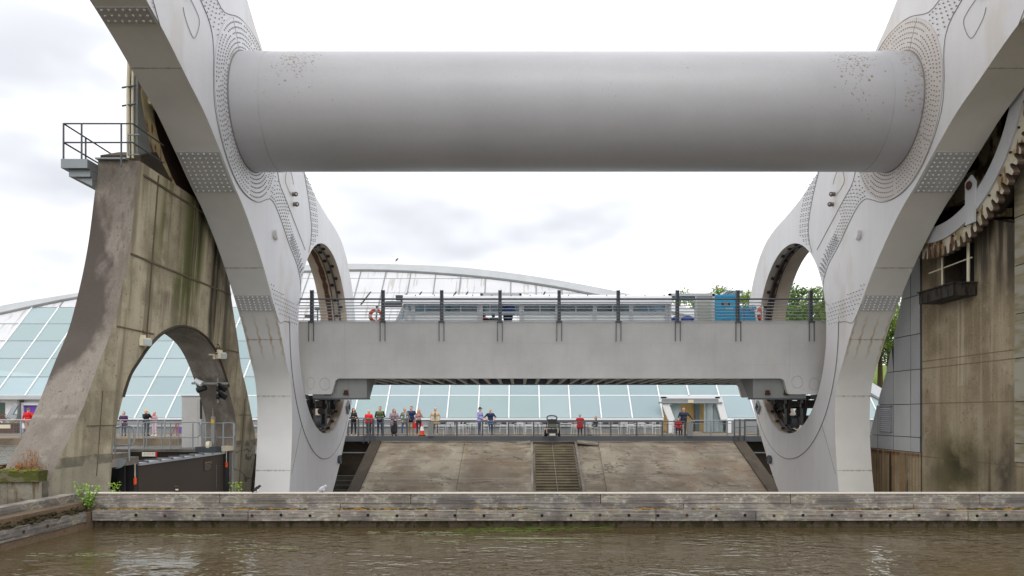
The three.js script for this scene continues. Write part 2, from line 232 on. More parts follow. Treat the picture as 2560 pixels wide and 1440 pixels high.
function arm(xi, sgn, k) {                              // xi: inner face; sgn: direction in which the inner face looks
  const xo = xi - sgn * THK, f = (t) => xi + sgn * t;
  const a = part('arm', slab(armOutline, armHoles, xi, xo, AX_Z, AX_Y), [k ? mFaceR : mFaceL, mEdge[k]], wheel);
  // overlapping bolted plates
  part('gusset_plate', slab(circ([0, 0], 2.74, 90), [circ([0, 0], AX_R - 0.02, 90)], xi, f(0.022), AX_Z, AX_Y), [k ? rustFace : mFaceL, M.paint], a);
  for (const h of [HC, [-HC[0], -HC[1]]]) {
    const ring = circ(h, RR, 120).map((p) => { if (inPoly(p, armOutline)) return p; let best = p, bd = 1e9; for (const q of armOutline) { const d = Math.hypot(q[0] - p[0], q[1] - p[1]); if (d < bd && Math.hypot(q[0] - h[0], q[1] - h[1]) > HR + 0.2) { bd = d; best = q; } } return best; });
    const s = h === HC ? 1 : -1;
    const collar = circ(h, RR, 80, s > 0 ? 2.85 : -0.29, s > 0 ? 6.4 : 3.26), inner = circ(h, HR + 0.03, 80, s > 0 ? 2.85 : -0.29, s > 0 ? 6.4 : 3.26).reverse();
    part('ring_plate', slab([...collar, ...inner].map((p) => (inPoly(p, armOutline) ? p : (() => { let best = p, bd = 1e9; for (const q of armOutline) { const d = Math.hypot(q[0] - p[0], q[1] - p[1]); if (d < bd) { bd = d; best = q; } } return best; })())), [], xi, f(0.02), AX_Z, AX_Y), [k ? mFaceR : mFaceL, M.paint], a);
    const lining = []; const c0 = V(0, AX_Y + h[1], AX_Z + h[0]);
    const lg = new THREE.CylinderGeometry(HR - 0.004, HR - 0.004, THK - 0.04, 96, 1, true).rotateZ(Math.PI / 2).translate((xi + xo) / 2, c0.y, c0.z); lg.userData.keep = true;
    obj('ring_lining', lg, M.lining, a);
    const rail = [[0.35, 0.05], [0.62, 0.03]].map(([t, r]) => new THREE.TorusGeometry(HR - 0.06, r, 5, 96).rotateY(Math.PI / 2).translate(f(-t), c0.y, c0.z));
    obj('guide_rail', rail, M.steelDark, a);
    const clipG = box(0.15, 0.07, 0.12);
    for (let i = 0; i < 64; i++) { const t = i / 64 * 2 * Math.PI, side = i % 2 ? -0.24 : -0.5 ; const m = part('rail_clip', clipG, M.rust, a); m.position.set(f(side), c0.y + (HR - 0.05) * Math.sin(t), c0.z + (HR - 0.05) * Math.cos(t)); m.rotation.x = -t + Math.PI / 2; }
  }
  const xs = f(0.012), seams = [];
  for (const m of [1, -1]) for (const sm of [gusSeam, farSeam, lowSeam]) seams.push(seamLine(sm.map(([p, q]) => [p * m, q * m]), xs));
  seams.push(tube(circ([0, 0], AX_R + 0.015, 90).map(([p, q]) => V(f(0.03), AX_Y + q, AX_Z + p)), 0.03, 120, 5, true));
  for (const t of [1.05, 2.6, 3.5, 5.6]) seams.push(bar(V(f(0.022), AX_Y + 1.83 * Math.sin(t), AX_Z + 1.83 * Math.cos(t)), V(f(0.022), AX_Y + 2.74 * Math.sin(t), AX_Z + 2.74 * Math.cos(t)), 0.008, 4));
  for (const m of [1, -1]) {
    seams.push(seamLine(circ(HC, RR, 80, 2.9, 6.35).filter((p) => inPoly(p, armOutline)).map(([p, q]) => [p * m, q * m]), f(0.02), 0.015, 100));
    seams.push(seamLine([[4.71, 0.86], [4.63, 0.69], [4.38, 0.48], [4.09, 0.37], [3.8, 0.75], [3.74, 1.05], [3.96, 1.2], [4.4, 1.35]].map(([p, q]) => [p * m, q * m]), xs, 0.008));
    seams.push(seamLine([[-5.9, -10.05], [-4.5, -12.1]].map(([p, q]) => [p * m, q * m]), xs, 0.007, 8));
  }
  obj('seam', seams, M.sealant, a);
  bolts(BOLTS, f(0.03), a);
  // bolted splice plates on the edge that faces the camera, with domed bolts
  for (const [v0, v1, rows] of [[-0.02, -0.22, 3], [-2.05, -2.86, 10], [-5.56, -6.06, 6]]) {
    const s0 = Math.max(0.02, sAtV(v0)), s1 = sAtV(v1), line = []; for (let i = 0; i <= 12; i++) line.push(edgeAt(lerp(s0, s1, i / 12)));
    const off = (t) => line.map(({ p, n }) => [p[0] + n[0] * t, p[1] + n[1] * t]);
    const inset = 0.05; part('splice_plate', slab([...off(0.03), ...off(0.002).reverse()], [], f(-inset), f(-THK + inset), AX_Z, AX_Y), [M.paint, M.paint2], a);
    const domes = [];
    for (let i = 0; i < rows; i++) for (let j = 0; j < 7; j++) { const { p, n } = edgeAt(lerp(s0 + 0.07, s1 - 0.07, i / (rows - 1))); const g = new THREE.SphereGeometry(0.034, 7, 4, 0, 2 * Math.PI, 0, Math.PI / 2).applyQuaternion(new THREE.Quaternion().setFromUnitVectors(V(0, 1, 0), V(0, n[1], n[0]).normalize())); domes.push(g.translate(f(-0.16 - j * (THK - 0.32) / 6), AX_Y + p[1] + n[1] * 0.03, AX_Z + p[0] + n[0] * 0.03)); }
    stuff(obj('splice_bolts', domes, M.whiteBolt, a));
  }
  for (const v of seamV) { const { p } = edgeAt(sAtV(v)); obj('edge_joint', beam(V(xi - sgn * 0.01, AX_Y + p[1], AX_Z + p[0]), V(xo + sgn * 0.01, AX_Y + p[1], AX_Z + p[0]), 0.012, 0.012), M.sealant, a); }
  // covers, lifting eyes, the square duct and the lamp near the tip
  for (const m of [1, -1]) {
    const cov = obj('access_cover', [disc(0.19, 0.1, 24, V(f(0.05), AX_Y - 3.34 * m, AX_Z - 2.55 * m), 'x'), disc(0.15, 0.03, 24, V(f(0.11), AX_Y - 3.34 * m, AX_Z - 2.55 * m), 'x')], M.whiteBolt, a);
    for (const [p, q] of [[-4.6, -1.27], [-4.75, -1.62]]) obj('lifting_eye', [disc(0.08, 0.09, 10, V(f(0.04), AX_Y + q * m, AX_Z + p * m), 'x'), new THREE.TorusGeometry(0.07, 0.028, 5, 10).translate(f(0.13), AX_Y + q * m, AX_Z + p * m), box(0.14, 0.05, 0.12, f(0.06), AX_Y + q * m, AX_Z + p * m)], M.eye ??= std(0x8d8378, 0.8, { map: mottle }), a);
    const d = circ([-13.62, -9.45], 0.36, 4, 0.15, 0.15 + 2 * Math.PI), di = circ([-13.62, -9.45], 0.25, 4, 0.15, 0.15 + 2 * Math.PI);
    part('square_duct', slab(d.map(([p, q]) => [p * m, q * m]), [di.map(([p, q]) => [p * m, q * m])], xi, f(0.13), AX_Z, AX_Y), [M.galv, M.galv], a);
    obj('duct_grille', box(0.02, 0.34, 0.34, f(0.012), AX_Y - 9.45 * m, AX_Z - 13.62 * m, 0.8), M.void, a);
    obj('round_port', [disc(0.2, 0.1, 18, V(f(0.05), AX_Y - 12.0 * m, AX_Z - 11.9 * m), 'x'), new THREE.TorusGeometry(0.2, 0.03, 6, 18).rotateY(Math.PI / 2).translate(f(0.1), AX_Y - 12.0 * m, AX_Z - 11.9 * m)], M.steelDark, a);
  }
  // outer hub
  const hub = new THREE.LatheGeometry([[0, 0.24], [1.8, 0.24], [2.2, 0.2], [2.6, 0.08], [2.75, 0.02], [2.75, 0]].map(([r, h]) => new THREE.Vector2(r, h)), 64).rotateZ(sgn * Math.PI / 2).translate(xo, AX_Y, AX_Z);
  obj('hub', hub, k ? M.paint2 : M.stainWhite, a);
  return a;
}
M.lining = std(0xffffff, 0.75, { map: tex(1024, 128, (x, y) => { const n = fbm(x, y, 40, 3, 5, 61), c = Math.exp(-(((y - 0.64) / 0.13) ** 2)); let k = mixc([222, 208, 190], [190, 168, 144], n); k = mixc(k, [84, 50, 36], 0.9 * smooth(0.42, 0.7, c * (0.55 + 0.7 * fbm(x, y, 90, 4, 4, 66)))); return k; }) });
M.rust = std(0x4a2c20, 0.9, { map: mottle }); M.stainWhite = std(0xbdb4a4, 0.7, { map: tex(512, 512, (x, y) => { const n = fbm(x, y, 12, 3, 5, 71); return mixc([236, 230, 220], [70, 58, 46], smooth(0.6, 0.75, n)); }, 5, 5) });
arm(XL, 1, 0); arm(XR, -1, 1);
{ // axle: a long tube with seams, a little worn paint and rust spatter
  const L = XR - XL, pts = [[AX_R + 0.012, 0], [AX_R + 0.012, 0.9], [AX_R - 0.012, 0.91], [AX_R - 0.012, 0.925], [AX_R, 0.935], [AX_R, L - 0.935], [AX_R - 0.012, L - 0.925], [AX_R - 0.012, L - 0.91], [AX_R + 0.012, L - 0.9], [AX_R + 0.012, L]];
  const g = new THREE.LatheGeometry(pts.map(([r, h]) => new THREE.Vector2(r, h)), 128).rotateZ(-Math.PI / 2).translate(XL, AX_Y, AX_Z), p = g.attributes.position, uv = g.attributes.uv;
  for (let i = 0; i < p.count; i++) uv.setX(i, uv.getX(i)), uv.setY(i, (p.getX(i) - XL) / L);
  const spots = [];
  const spatter = (n, cx, ca, sx, sa, c, r0, r1) => { for (let i = 0; i < n; i++) { const g1 = () => (rnd() + rnd() + rnd() - 1.5) * 1.15; spots.push([cx + g1() * sx, ca + g1() * sa, rr(r0, r1) * (rnd() < 0.1 ? 1.8 : 1), c]); } };
  // around the tube: angle 0 faces the camera, positive upward (metres of arc)
  spatter(150, 1.95, 1.15, 0.55, 0.55, [122, 92, 56], 0.010, 0.022); spatter(90, 1.9, 0.8, 0.8, 1.0, [126, 108, 88], 0.008, 0.02);
  spatter(150, 18.9, 1.2, 0.5, 0.55, [112, 84, 52], 0.010, 0.022); spatter(110, 19.0, 0.5, 0.55, 1.2, [120, 92, 64], 0.008, 0.024); spatter(60, 10, 0.6, 9, 1.4, [120, 112, 104], 0.006, 0.014);
  for (let i = 0; i < 420; i++) { const t = Math.pow(rnd(), 2.4); spots.push([20.98 - t * 0.6, rr(-0.6, 2.4) + 0.4 * (rnd() - 0.5), rr(0.01, 0.026), [158, 128, 108]]); }
  for (const [a, b, w] of [[18.3, -0.55, 0.22], [18.05, -1.3, 0.1], [18.3, -1.42, 0.1], [5.0, -2.3, 0.2]]) spots.push([a, b, w, [218, 220, 222]]);
  const TW = 512, TH = 1024, buf = new Uint8Array(TW * TH * 4), C = 2 * Math.PI * AX_R;
  for (let y = 0; y < TH; y++) for (let x = 0; x < TW; x++) { const u = x / TW, v = y / TH, n = fbm(u, v, 6, 14, 5, 81), s = vn(u * 300, v * 700, 300, 700, 3), st = fbm(u, v, 40, 12, 3, 87), i = (y * TW + x) * 4, q = 200 + 13 * n + 5 * s - 6 * st; buf[i] = q; buf[i + 1] = q; buf[i + 2] = q + 2; buf[i + 3] = 255; }
  for (const [sx, sa, r, c] of spots) {
    const u0 = (0.5 + sa / C + 2) % 1, v0 = sx / L, ru = r / C * TW, rv = r / L * TH * (r > 0.08 ? 0.9 : 1), soft = r > 0.08 ? 0.5 : 1, e = r > 0.08 ? 0.3 : 1;
    for (let y = Math.floor(v0 * TH - rv); y <= v0 * TH + rv; y++) for (let x = Math.floor(u0 * TW - ru * e); x <= u0 * TW + ru * e; x++) { if (y < 0 || y >= TH) continue; const i = (y * TW + ((x + TW) % TW)) * 4; const d = ((y - v0 * TH) / (rv || 1)) ** 2 + ((x - u0 * TW) / (ru * e || 1)) ** 2; if (d > 1) continue; for (let k = 0; k < 3; k++) buf[i + k] = lerp(buf[i + k], c[k], 0.55 * soft); }
  }
  const t = new THREE.DataTexture(buf, TW, TH, THREE.RGBAFormat); t.wrapS = t.wrapT = THREE.RepeatWrapping; t.magFilter = t.minFilter = THREE.LinearFilter; t.colorSpace = THREE.SRGBColorSpace; t.needsUpdate = true;
  // bring the map's middle (u = 0.5) to the side that faces the camera
  for (let i = 0; i < p.count; i++) { const k = i % 10, ring = Math.floor(i / 10); const a = Math.atan2(p.getY(i) - AX_Y, p.getZ(i) - AX_Z); let u = 0.5 + a / (2 * Math.PI); if (ring > 0) { const prev = uv.getX(i - pts.length); while (u - prev > 0.5) u -= 1; while (prev - u > 0.5) u += 1; } uv.setX(i, u); }
  g.userData.keep = true;
  obj('axle', g, std(0xdcdcde, 0.42, { map: t }), wheel);
}

// ---------------------------------------------------------------- gondola: the water-filled trough carried in the arms' lower rings
const GN = -30.45, GF = -36.95, gondola = thing('gondola', 'long grey steel water trough with tall railing carried between the two arms', 'gondola');
{
  const prof = [[-10.0, 2.2], [-7.78, 2.2], [-7.72, 2.24], [-7.57, 2.78], [-7.45, 2.85], [10.75, 2.85], [10.88, 2.78], [11.03, 2.24], [11.1, 2.2], [13.4, 2.2], [13.4, 5.15], [-10.0, 5.15]];
  for (const [z0, z1] of [[GN - 0.22, GN], [GF, GF + 0.22]]) obj('side_wall', [prism(prof, z0, z1), span(-10, 13.4, 5.15, 5.19, z0 - 0.03, z1 + 0.03)], M.hull, gondola);
  obj('trough_floor', [span(-10, 13.4, 3.15, 3.3, GN - 0.23, GF + 0.23)], M.grease, gondola);
  obj('trough_water', span(-10, 13.4, 4.3, 4.31, GN - 0.23, GF + 0.23), M.black, gondola);
  const n = 32, fl = box(0.14, 0.03, 6.0), wb = box(0.03, 0.26, 6.0);
  const bm = geo([fl.clone().translate(0, 0, 0), wb.clone().translate(0, 0.145, 0), box(0.1, 0.12, 0.12, 0, 0.06, 1.3), box(0.1, 0.12, 0.12, 0, 0.06, -1.3)]);
  for (let i = 0; i < n; i++) { const m = part('cross_beam', bm, M.beamGrey ??= std(0xcfd0ce, 0.5, { map: mottle }), gondola); m.position.set(lerp(-7.1, 10.4, i / (n - 1)), 2.87, (GN + GF) / 2); }
  obj('keel_beam', [span(-7.4, 10.7, 2.82, 3.14, GF - 0.0 + 0.24, GF + 0.42), span(-7.4, 10.7, 2.95, 3.14, GN - 0.24, GN - 0.36)], M.steelDark, gondola);
  // ends: box frames under the skirts
  for (const [x0, x1, s] of [[-8.6, -6.35, 1], [9.7, 11.9, -1]]) for (const [za, zb] of [[GN - 0.3, GN - 2.1]]) {
    const fr = obj('end_frame', prismX([[za, 2.06], [za, 2.93], [zb, 2.93], [lerp(za, zb, 0.35), 2.06]], x0, x1), M.galvDull, gondola);
    obj('frame_flange', span(x0, x1, 2.0, 2.06, za, lerp(za, zb, 0.4)), M.steelDark, fr);
    for (const t of [0.27, 0.62]) obj('latch', [box(0.16, 0.2, 0.06, lerp(x0, x1, t), 2.27, za + 0.035), disc(0.06, 0.1, 8, V(lerp(x0, x1, t) - 0.05, 2.22, za + 0.06), 'z'), disc(0.06, 0.1, 8, V(lerp(x0, x1, t) + 0.05, 2.22, za + 0.06), 'z')], M.rust, fr);
    for (const t of [0.33, 0.66]) obj('panel_joint', box(0.02, 0.8, 0.012, lerp(x0, x1, t), 2.48, za + 0.004), M.sealant, fr);
  }
  // bogies that run on the ring rails
  for (const x of [XL - 0.62, XR + 0.62]) for (const dz of [-2.6, -1.0, 1.0, 2.6]) {
    const zc = AX_Z + HC[0], rim = AX_Y + HC[1] - Math.sqrt((HR - 0.12) ** 2 - dz * dz), z = zc + dz, wr = 0.3;
    const b = obj('bogie', [box(0.9, 0.16, 0.7, x, 2.12, z), box(0.1, 2.1 - rim - 0.15, 0.34, x - 0.3, (2.1 + rim + 0.15) / 2, z), box(0.1, 2.1 - rim - 0.15, 0.34, x + 0.3, (2.1 + rim + 0.15) / 2, z), disc(0.12, 0.8, 10, V(x, 1.75, z), 'x'), box(0.5, 0.3, 0.5, x, 1.85, z + 0.05), bar(V(x - 0.25, 2.1, z + 0.4), V(x - 0.25, rim + 0.3, z - 0.05), 0.07, 8), disc(0.16, 0.24, 12, V(x + 0.2, 1.5, z + 0.25), 'z')], M.grease, gondola);
    obj('wheel', [disc(wr, 0.34, 24, V(x, rim + wr, z), 'x'), disc(wr + 0.05, 0.05, 24, V(x + 0.18, rim + wr, z), 'x'), disc(0.12, 0.5, 12, V(x, rim + wr, z), 'x')], M.steelDark, b);
  }
  // railing
  const rz = GN - 0.06, postX = [779, 957, 1104, 1250, 1398, 1546, 1694, 1845, 2028].map((p) => X(p, -GN));
  const postG = geo([box(0.028, 1.3, 0.14, -0.055, 0.65), box(0.028, 1.3, 0.14, 0.055, 0.65), box(0.09, 1.24, 0.05, 0, 0.64, -0.02), box(0.11, 0.04, 0.1, 0, 1.27), box(0.11, 0.04, 0.1, 0, 0.1), box(0.02, 0.84, 0.05, -0.1, -0.40, 0.115), box(0.02, 0.84, 0.05, 0.1, -0.40, 0.115), box(0.24, 0.06, 0.2, 0, -0.02, 0.05)]);
  for (const x of postX) { const m = part('railing_post', postG, M.steelDark, gondola); m.position.set(x, 5.19, rz); }
  [747, 756, 763.7, 771.4, 779, 786.6, 794.2, 801.6].forEach((py, i) => { const y = Y(py, -GN); obj('rail', bar(V(-9.9, y, rz), V(13.3, y, rz), i ? 0.019 : 0.036, 8), i ? M.galv : M.steelDark, gondola); });
  // hatches on the end skirts and the little camera mast
  for (const [px, py, w, h] of [[812, 960, 0.42, 0.5], [777, 958, 0.3, 0.5], [1993, 955, 0.45, 0.5], [2035, 960, 0.4, 0.5]]) { const p = at(px, py, -GN); obj('hatch_outline', new THREE.TorusGeometry(0.25, 0.006, 4, 24).scale(w / 0.5, h / 0.5, 1).translate(p.x, p.y, GN + 0.003), M.galvDull, gondola); }
  const weldM = std(0xb4b2af, 0.6); for (const y of [3.42, 4.3]) obj('weld_line', box(23.2, 0.012, 0.006, 1.7, y, GN + 0.002), weldM, gondola);
  for (let i = 0; i < 7; i++) obj('weld_line', box(0.012, 2.25, 0.006, -7.2 + i * 3.05, 4.0, GN + 0.003), weldM, gondola);
  const s = at(794, 780, 31.2); obj('signal_mast', [bar(V(s.x, 5.1, s.z), V(s.x, 5.75, s.z), 0.03), box(0.22, 0.12, 0.12, s.x, 5.82, s.z), box(0.35, 0.14, 0.1, s.x - 0.35, 5.5, s.z), bar(V(s.x - 0.3, 5.5, s.z), V(s.x, 5.5, s.z), 0.02)], M.galv, gondola);
}

// ---------------------------------------------------------------- left concrete pier with its arch
const pierX = (y) => -10.3 - 0.074 * (8.26 - y);         // the inner face leans outward going down
{
  const nearP = [[-17.2, -5], [-17.3, -0.1], [-17.38, 0.21], [-17.8, 0.76], [-18.35, 1.66], [-18.9, 2.78], [-19.33, 3.6], [-19.7, 4.9], [-19.88, 5.85], [-20.0, 7.2], [-20.05, 8.26]];
  const farP = [[-26.2, 8.26], [-26.4, 6.9], [-26.9, 5.7], [-27.9, 4.07], [-28.3, 3.3], [-29.1, 2.35], [-29.9, 1.27], [-30.45, 0.46], [-30.6, -0.1], [-30.4, -1.2], [-30.3, -5]];
  const archP = smoothPts([[-28.4, -0.4], [-28.35, 0.9], [-27.8, 1.75], [-27.1, 2.5], [-26.1, 3.4], [-25.3, 3.83], [-24.3, 4.07], [-23.5, 4.1], [-22.75, 4.0], [-22.0, 3.74], [-21.3, 3.3], [-20.8, 2.85], [-20.4, 2.45], [-20.12, 1.89], [-19.92, 1.25], [-19.82, 0.7], [-19.8, -0.8]], 60);
  const np = smoothPts(nearP.slice(1), 40), fp = smoothPts(farP.slice(0, -1), 36);
  const out = [[-17.2, -5], ...np, ...fp, [-30.3, -5], [-28.4, -5], ...archP, [-19.8, -5]];
  const g = slab(out, [], 0, -1.12), p = g.attributes.position, uv = g.attributes.uv;
  for (let i = 0; i < p.count; i++) { const inner = p.getX(i) > -0.5, y = p.getY(i); p.setX(i, inner ? pierX(y) : pierX(y) - 1.12 - 0.02 * (8.26 - y) * 0.2); }
  g.userData.keep = true;
  // face map over z -31..-17, y -3..8.6 : algae and soot where the photograph has them
  const U = (px, py) => { const x = pierX(Y(py, 22)); const d = x * F / (px - 1299); return [-d, Y(py, d)]; };
  const streak = (x, y, cx, w, top, bot, k) => { const d = Math.abs(x - cx - 0.12 * (fbm(cx * 0.1 + 0.3, y * 0.09, 1, 7, 3, 5) - 0.5) * 2), n = fbm(x * 0.5, y * 0.05, 14, 6, 4, 15); return k * Math.exp(-((d / w) ** 2)) * smooth(bot, bot + 2.0, y + 1.6 * (n - 0.5)) * (1 - smooth(top, top + 0.3, y)) * smooth(0.2, 0.55, n); };
  const faceT = place(tex(512, 512, (s, t) => {
    const x = -31 + 14 * s, y = -3 + 11.6 * t;
    let c = concreteFn([178, 167, 142], [140, 130, 108], [198, 188, 164])(s * 3.2, t * 3);
    const v = fbm(s * 1, t * 1, 60, 3, 5, 21), v2 = fbm(s, t, 24, 4, 5, 25);
    c = mixc(c, [112, 102, 82], 0.6 * smooth(0.45, 0.72, v)); c = mixc(c, [200, 190, 164], 0.5 * smooth(0.55, 0.75, v2) * (y > 1 ? 1 : 0.5));
    let green = streak(x, y, -23.45, 0.5, 8.3, 3.8, 1) + streak(x, y, -24.1, 0.35, 8.2, 4.6, 0.8) + 0.5 * streak(x, y, -21.6, 0.3, 8.2, 5.2, 1) + 0.6 * streak(x, y, -22.8, 0.25, 5.5, 3.5, 1);
    let soot = streak(x, y, -25.35, 0.14, 7.2, 2.6, 1) + 0.9 * streak(x, y, -25.7, 0.1, 7.0, 3.0, 1) + 0.9 * streak(x, y, -23.95, 0.22, 8.3, 5.5, 1.1) + 0.5 * streak(x, y, -22.2, 0.5, 4.9, 3.3, 1) + 0.7 * streak(x, y, -26.6, 0.3, 6.8, 2, 1);
    c = mixc(c, [74, 78, 34], clamp(0.9 * green)); c = mixc(c, [42, 36, 28], clamp(0.85 * soot));
    if (y < 0.35) { const f = smooth(0.35, 0.15, y); c = mixc(c, [140, 136, 122], 0.45 * f); if (y > 0.1) c = mixc(c, [86, 82, 70], 0.6 * smooth(0.3, 0.6, fbm(s, t, 30, 30, 3, 4))); }
    const a = Math.abs(fbm(s, t, 5, 9, 4, 33) - 0.5); if (y < 0.1 && a < 0.012) c = mixc(c, [70, 64, 56], 0.6);
    return c;
  }), -31, -3, -17, 8.6);
  const edgeT = place(tex(64, 2048, (s, t) => {
    const l = t * 60; let c = concreteFn([140, 132, 122], [120, 112, 103], [158, 150, 140])(s * 0.4, t * 14.4);
    const b = fbm(s, t, 3, 104, 5, 51), edge = 0.15 + 0.6 * smooth(3.5, 9.5, l) - 0.2 * smooth(9.5, 12.2, l);
    if (l > 7.2 && l < 13.0) c = mixc(c, [78, 70, 65], 0.8 * smooth(0.12, -0.16, (1 - s) - edge * (0.35 + 1.1 * b) * smooth(7.2, 8.4, l) * (1 - 0.8 * smooth(11.6, 13.0, l))));
    c = mixc(c, [90, 80, 70], 0.5 * smooth(0.5, 0.75, fbm(s, t, 8, 104, 4, 57)) * smooth(9, 13, l) * smooth(15, 13.5, l));
    if (l > 20) c = mixc(c, [92, 84, 74], 0.5 * smooth(0.45, 0.7, fbm(s, t, 4, 60, 5, 59)));
    if (Math.abs(l - 6.6) < 0.04 && vn(s * 30, t * 240, 30, 240, 2) > 0.4) c = mixc(c, [165, 158, 146], 0.5);
    return c;
  }), 0, 0, 1.2, 60);
  const mf = std(0xffffff, 0.92, { map: faceT, bumpMap: null }), me = std(0xffffff, 0.95, { map: edgeT, bumpMap: grit, bumpScale: 0.008 });
  const pier = tag(obj('concrete_pier', g, [mf, me]), 'tall stained concrete pier with an arch, flaring out to its foot at left', 'pier');
  // raised day-work joints
  const xz = (z, y) => V(pierX(y) + 0.004, y, z), rib = (z0, y0, z1, y1, w) => beam(xz(z0, y0), xz(z1, y1), w, w);
  const ribM = std(0xcfc6b2, 0.95, { map: concTex });
  for (const [z0, y0, z1, y1, w] of [[-19.95, 5.72, -26.85, 5.72, 0.05], [-19.55, 3.72, -21.5, 3.72, 0.035], [-25.9, 3.72, -28.0, 3.72, 0.035], [-20.3, 7.95, -26.1, 7.95, 0.06], [-21.1, 3.4, -21.1, 8.2, 0.04], [-23.5, 4.2, -23.5, 8.2, 0.04], [-25.45, 3.9, -25.45, 8.2, 0.04], [-19.1, -0.2, -19.1, 2.0, 0.02], [-18.5, 1.1, -20.0, 1.1, 0.02], [-29.0, -3, -29.0, 2.0, 0.035], [-28.5, 1.35, -29.8, 1.35, 0.025]]) obj('joint_rib', rib(z0, y0, z1, y1, w), ribM, pier);
  obj('arch_lip', tube(archP.slice(13, 50).map(([z, y]) => V(pierX(y) + 0.02, y + 0.06, z)), 0.05, 80, 5), M.concreteDark, pier);
  // bearing ring, platform and its railing
  const ring = new THREE.LatheGeometry([[3.25, 0], [3.68, 0], [3.68, -0.1], [3.64, -0.1], [3.64, -0.2], [3.68, -0.2], [3.68, -0.32], [3.25, -0.32], [3.25, 0]].map(([r, h]) => new THREE.Vector2(r, -h)), 96).rotateZ(Math.PI / 2).translate(-10.42, AX_Y, AX_Z);
  const br = obj('bearing_ring', ring, M.bearing = std(0xffffff, 0.7, { map: tex(512, 512, (x, y) => { const n = fbm(x, y, 4, 20, 5, 91); let c = mixc([196, 178, 126], [150, 140, 118], n); return mixc(c, [110, 66, 40], smooth(0.55, 0.75, fbm(x, y, 18, 6, 4, 95))); }, 3, 3) }), pier);
  obj('bearing_seat', [prismX([[-20.3, 7.9], [-20.3, 8.5], [-21.2, 8.9], [-22.2, 8.3], [-24, 8.1], [-26, 8.9], [-27, 8.6], [-26.2, 7.9]], -10.4, -11.5)], M.concreteDark, pier);
  obj('bearing_disc', disc(3.26, 0.1, 64, V(-10.66, AX_Y, AX_Z), 'x'), M.darkRust = std(0x4a362c, 0.9, { map: mottle }), br);
  obj('bearing_bracket', prismX([[-20.75, 10.1], [-20.65, 11.4], [-20.95, 12.1], [-21.2, 10.1]], -10.3, -10.5), M.cream, br);
  obj('bearing_housing', prismX([[-20.34, 8.26], [-20.34, 10.6], [-20.6, 11.6], [-21.0, 11.6], [-21.6, 8.26]], -10.5, -10.8), M.galvDull, pier);
  const dk = obj('access_platform', [span(-12.12, -11.42, 7.9, 8.14, -19.55, -23), span(-12.0, -11.43, 7.72, 7.9, -19.7, -23), span(-11.42, -10.6, 8.262, 8.30, -19.9, -20.8), prism([[-11.9, 7.72], [-11.44, 7.72], [-11.44, 7.5]], -19.8, -19.9)], M.galv, pier);
  const hp = [V(-12.08, 0, -19.6), V(-11.6, 0, -19.6), V(-10.55, 0, -19.6), V(-12.08, 0, -20.6), V(-12.08, 0, -22)];
  for (const q of hp) obj('post', bar(V(q.x, 7.95, q.z), V(q.x, 9.09, q.z), 0.024, 8), M.steelDark, dk);
  for (const y of [9.09, 8.59]) obj('handrail', poly([V(-12.08, y, -22.9), V(-12.08, y, -19.6), V(-10.25, y, -19.6), V(-10.2, y, -21.2)], 0.022, 8), M.steelDark, dk);
  for (const y of [9.85, 10.35]) obj('rung', bar(V(-10.9, y, -20.3), V(-10.45, y, -20.15), 0.025), M.steelDark, dk);
  obj('gate_loop', poly([V(-10.15, 8.85, -19.75), V(-10.45, 8.85, -19.75), V(-10.45, 8.32, -19.75), V(-10.15, 8.32, -19.75)], 0.02), M.galv, dk);
  obj('cable_tray', [tube([[-20.28, 8.4], [-20.26, 9.6], [-20.3, 11], [-20.45, 12.4]].map(([z, y]) => V(-10.72, y, z)), 0.05, 20), tube([[-20.28, 8.4], [-20.26, 9.6], [-20.3, 11], [-20.45, 12.4]].map(([z, y]) => V(-10.6, y, z)), 0.035, 20)], M.cream, pier);
  // floodlights, arm with hooded signal lamps
  const flood = (name, px, py, d, turn, label) => { const p = at(px, py, d), t = thing(name, label, 'floodlight', [p.x, p.y, p.z], turn); obj('housing', [box(0.3, 0.22, 0.2), box(0.24, 0.1, 0.16, -0.1, 0.14, 0), box(0.06, 0.26, 0.06, -0.2, 0, -0.1), box(0.24, 0.05, 0.06, -0.28, 0.02, -0.08)], M.cream, t); obj('lens', box(0.22, 0.15, 0.02, 0.06, -0.01, 0.11), M.glassDark ??= std(0xa9b3b5, 0.1), t); obj('cable', tube([V(-0.1, 0.16, 0), V(-0.2, 0.3, 0), V(-0.1, 0.4, 0), V(-0.02, 0.26, -0.02)], 0.012, 16, 5), M.rubber, t); };
  flood('floodlight', 362, 855, 20.9, 0.6, 'cream floodlight with a looped cable on the left shoulder of the concrete arch');
  flood('floodlight', 552, 889, 26.1, 0.9, 'small grubby floodlight on the right shoulder of the concrete arch');
  const sg = thing('signal_lamp', 'pair of black hooded signal lamps on a bracket on the right leg of the arch', 'signal lamp', at(546, 962, 26.7).toArray()); sg.scale.setScalar(0.82);
  obj('bracket', [box(0.05, 1.1, 0.05, 0, -0.25, 0.05), box(1.6, 0.09, 0.06, -0.35, 0.06, 0.05), box(0.05, 0.6, 0.4, 0, -0.25, -0.1)], M.galvDull, sg);
  for (const [x, y] of [[0.2, -0.13], [0.2, -0.47]]) { const h = obj('hood', [new THREE.CylinderGeometry(0.13, 0.12, 0.42, 16, 1, true, 0.6, 5.1).rotateZ(Math.PI / 2 - 0.5).translate(x, y, 0.14), disc(0.12, 0.1, 16, V(x - 0.16, y - 0.05, 0.12), 'x')], M.black, sg); }
  obj('hood', new THREE.CylinderGeometry(0.13, 0.11, 0.4, 16).rotateZ(Math.PI / 2 + 0.3).translate(-0.78, -0.18, -0.1), M.black, sg);
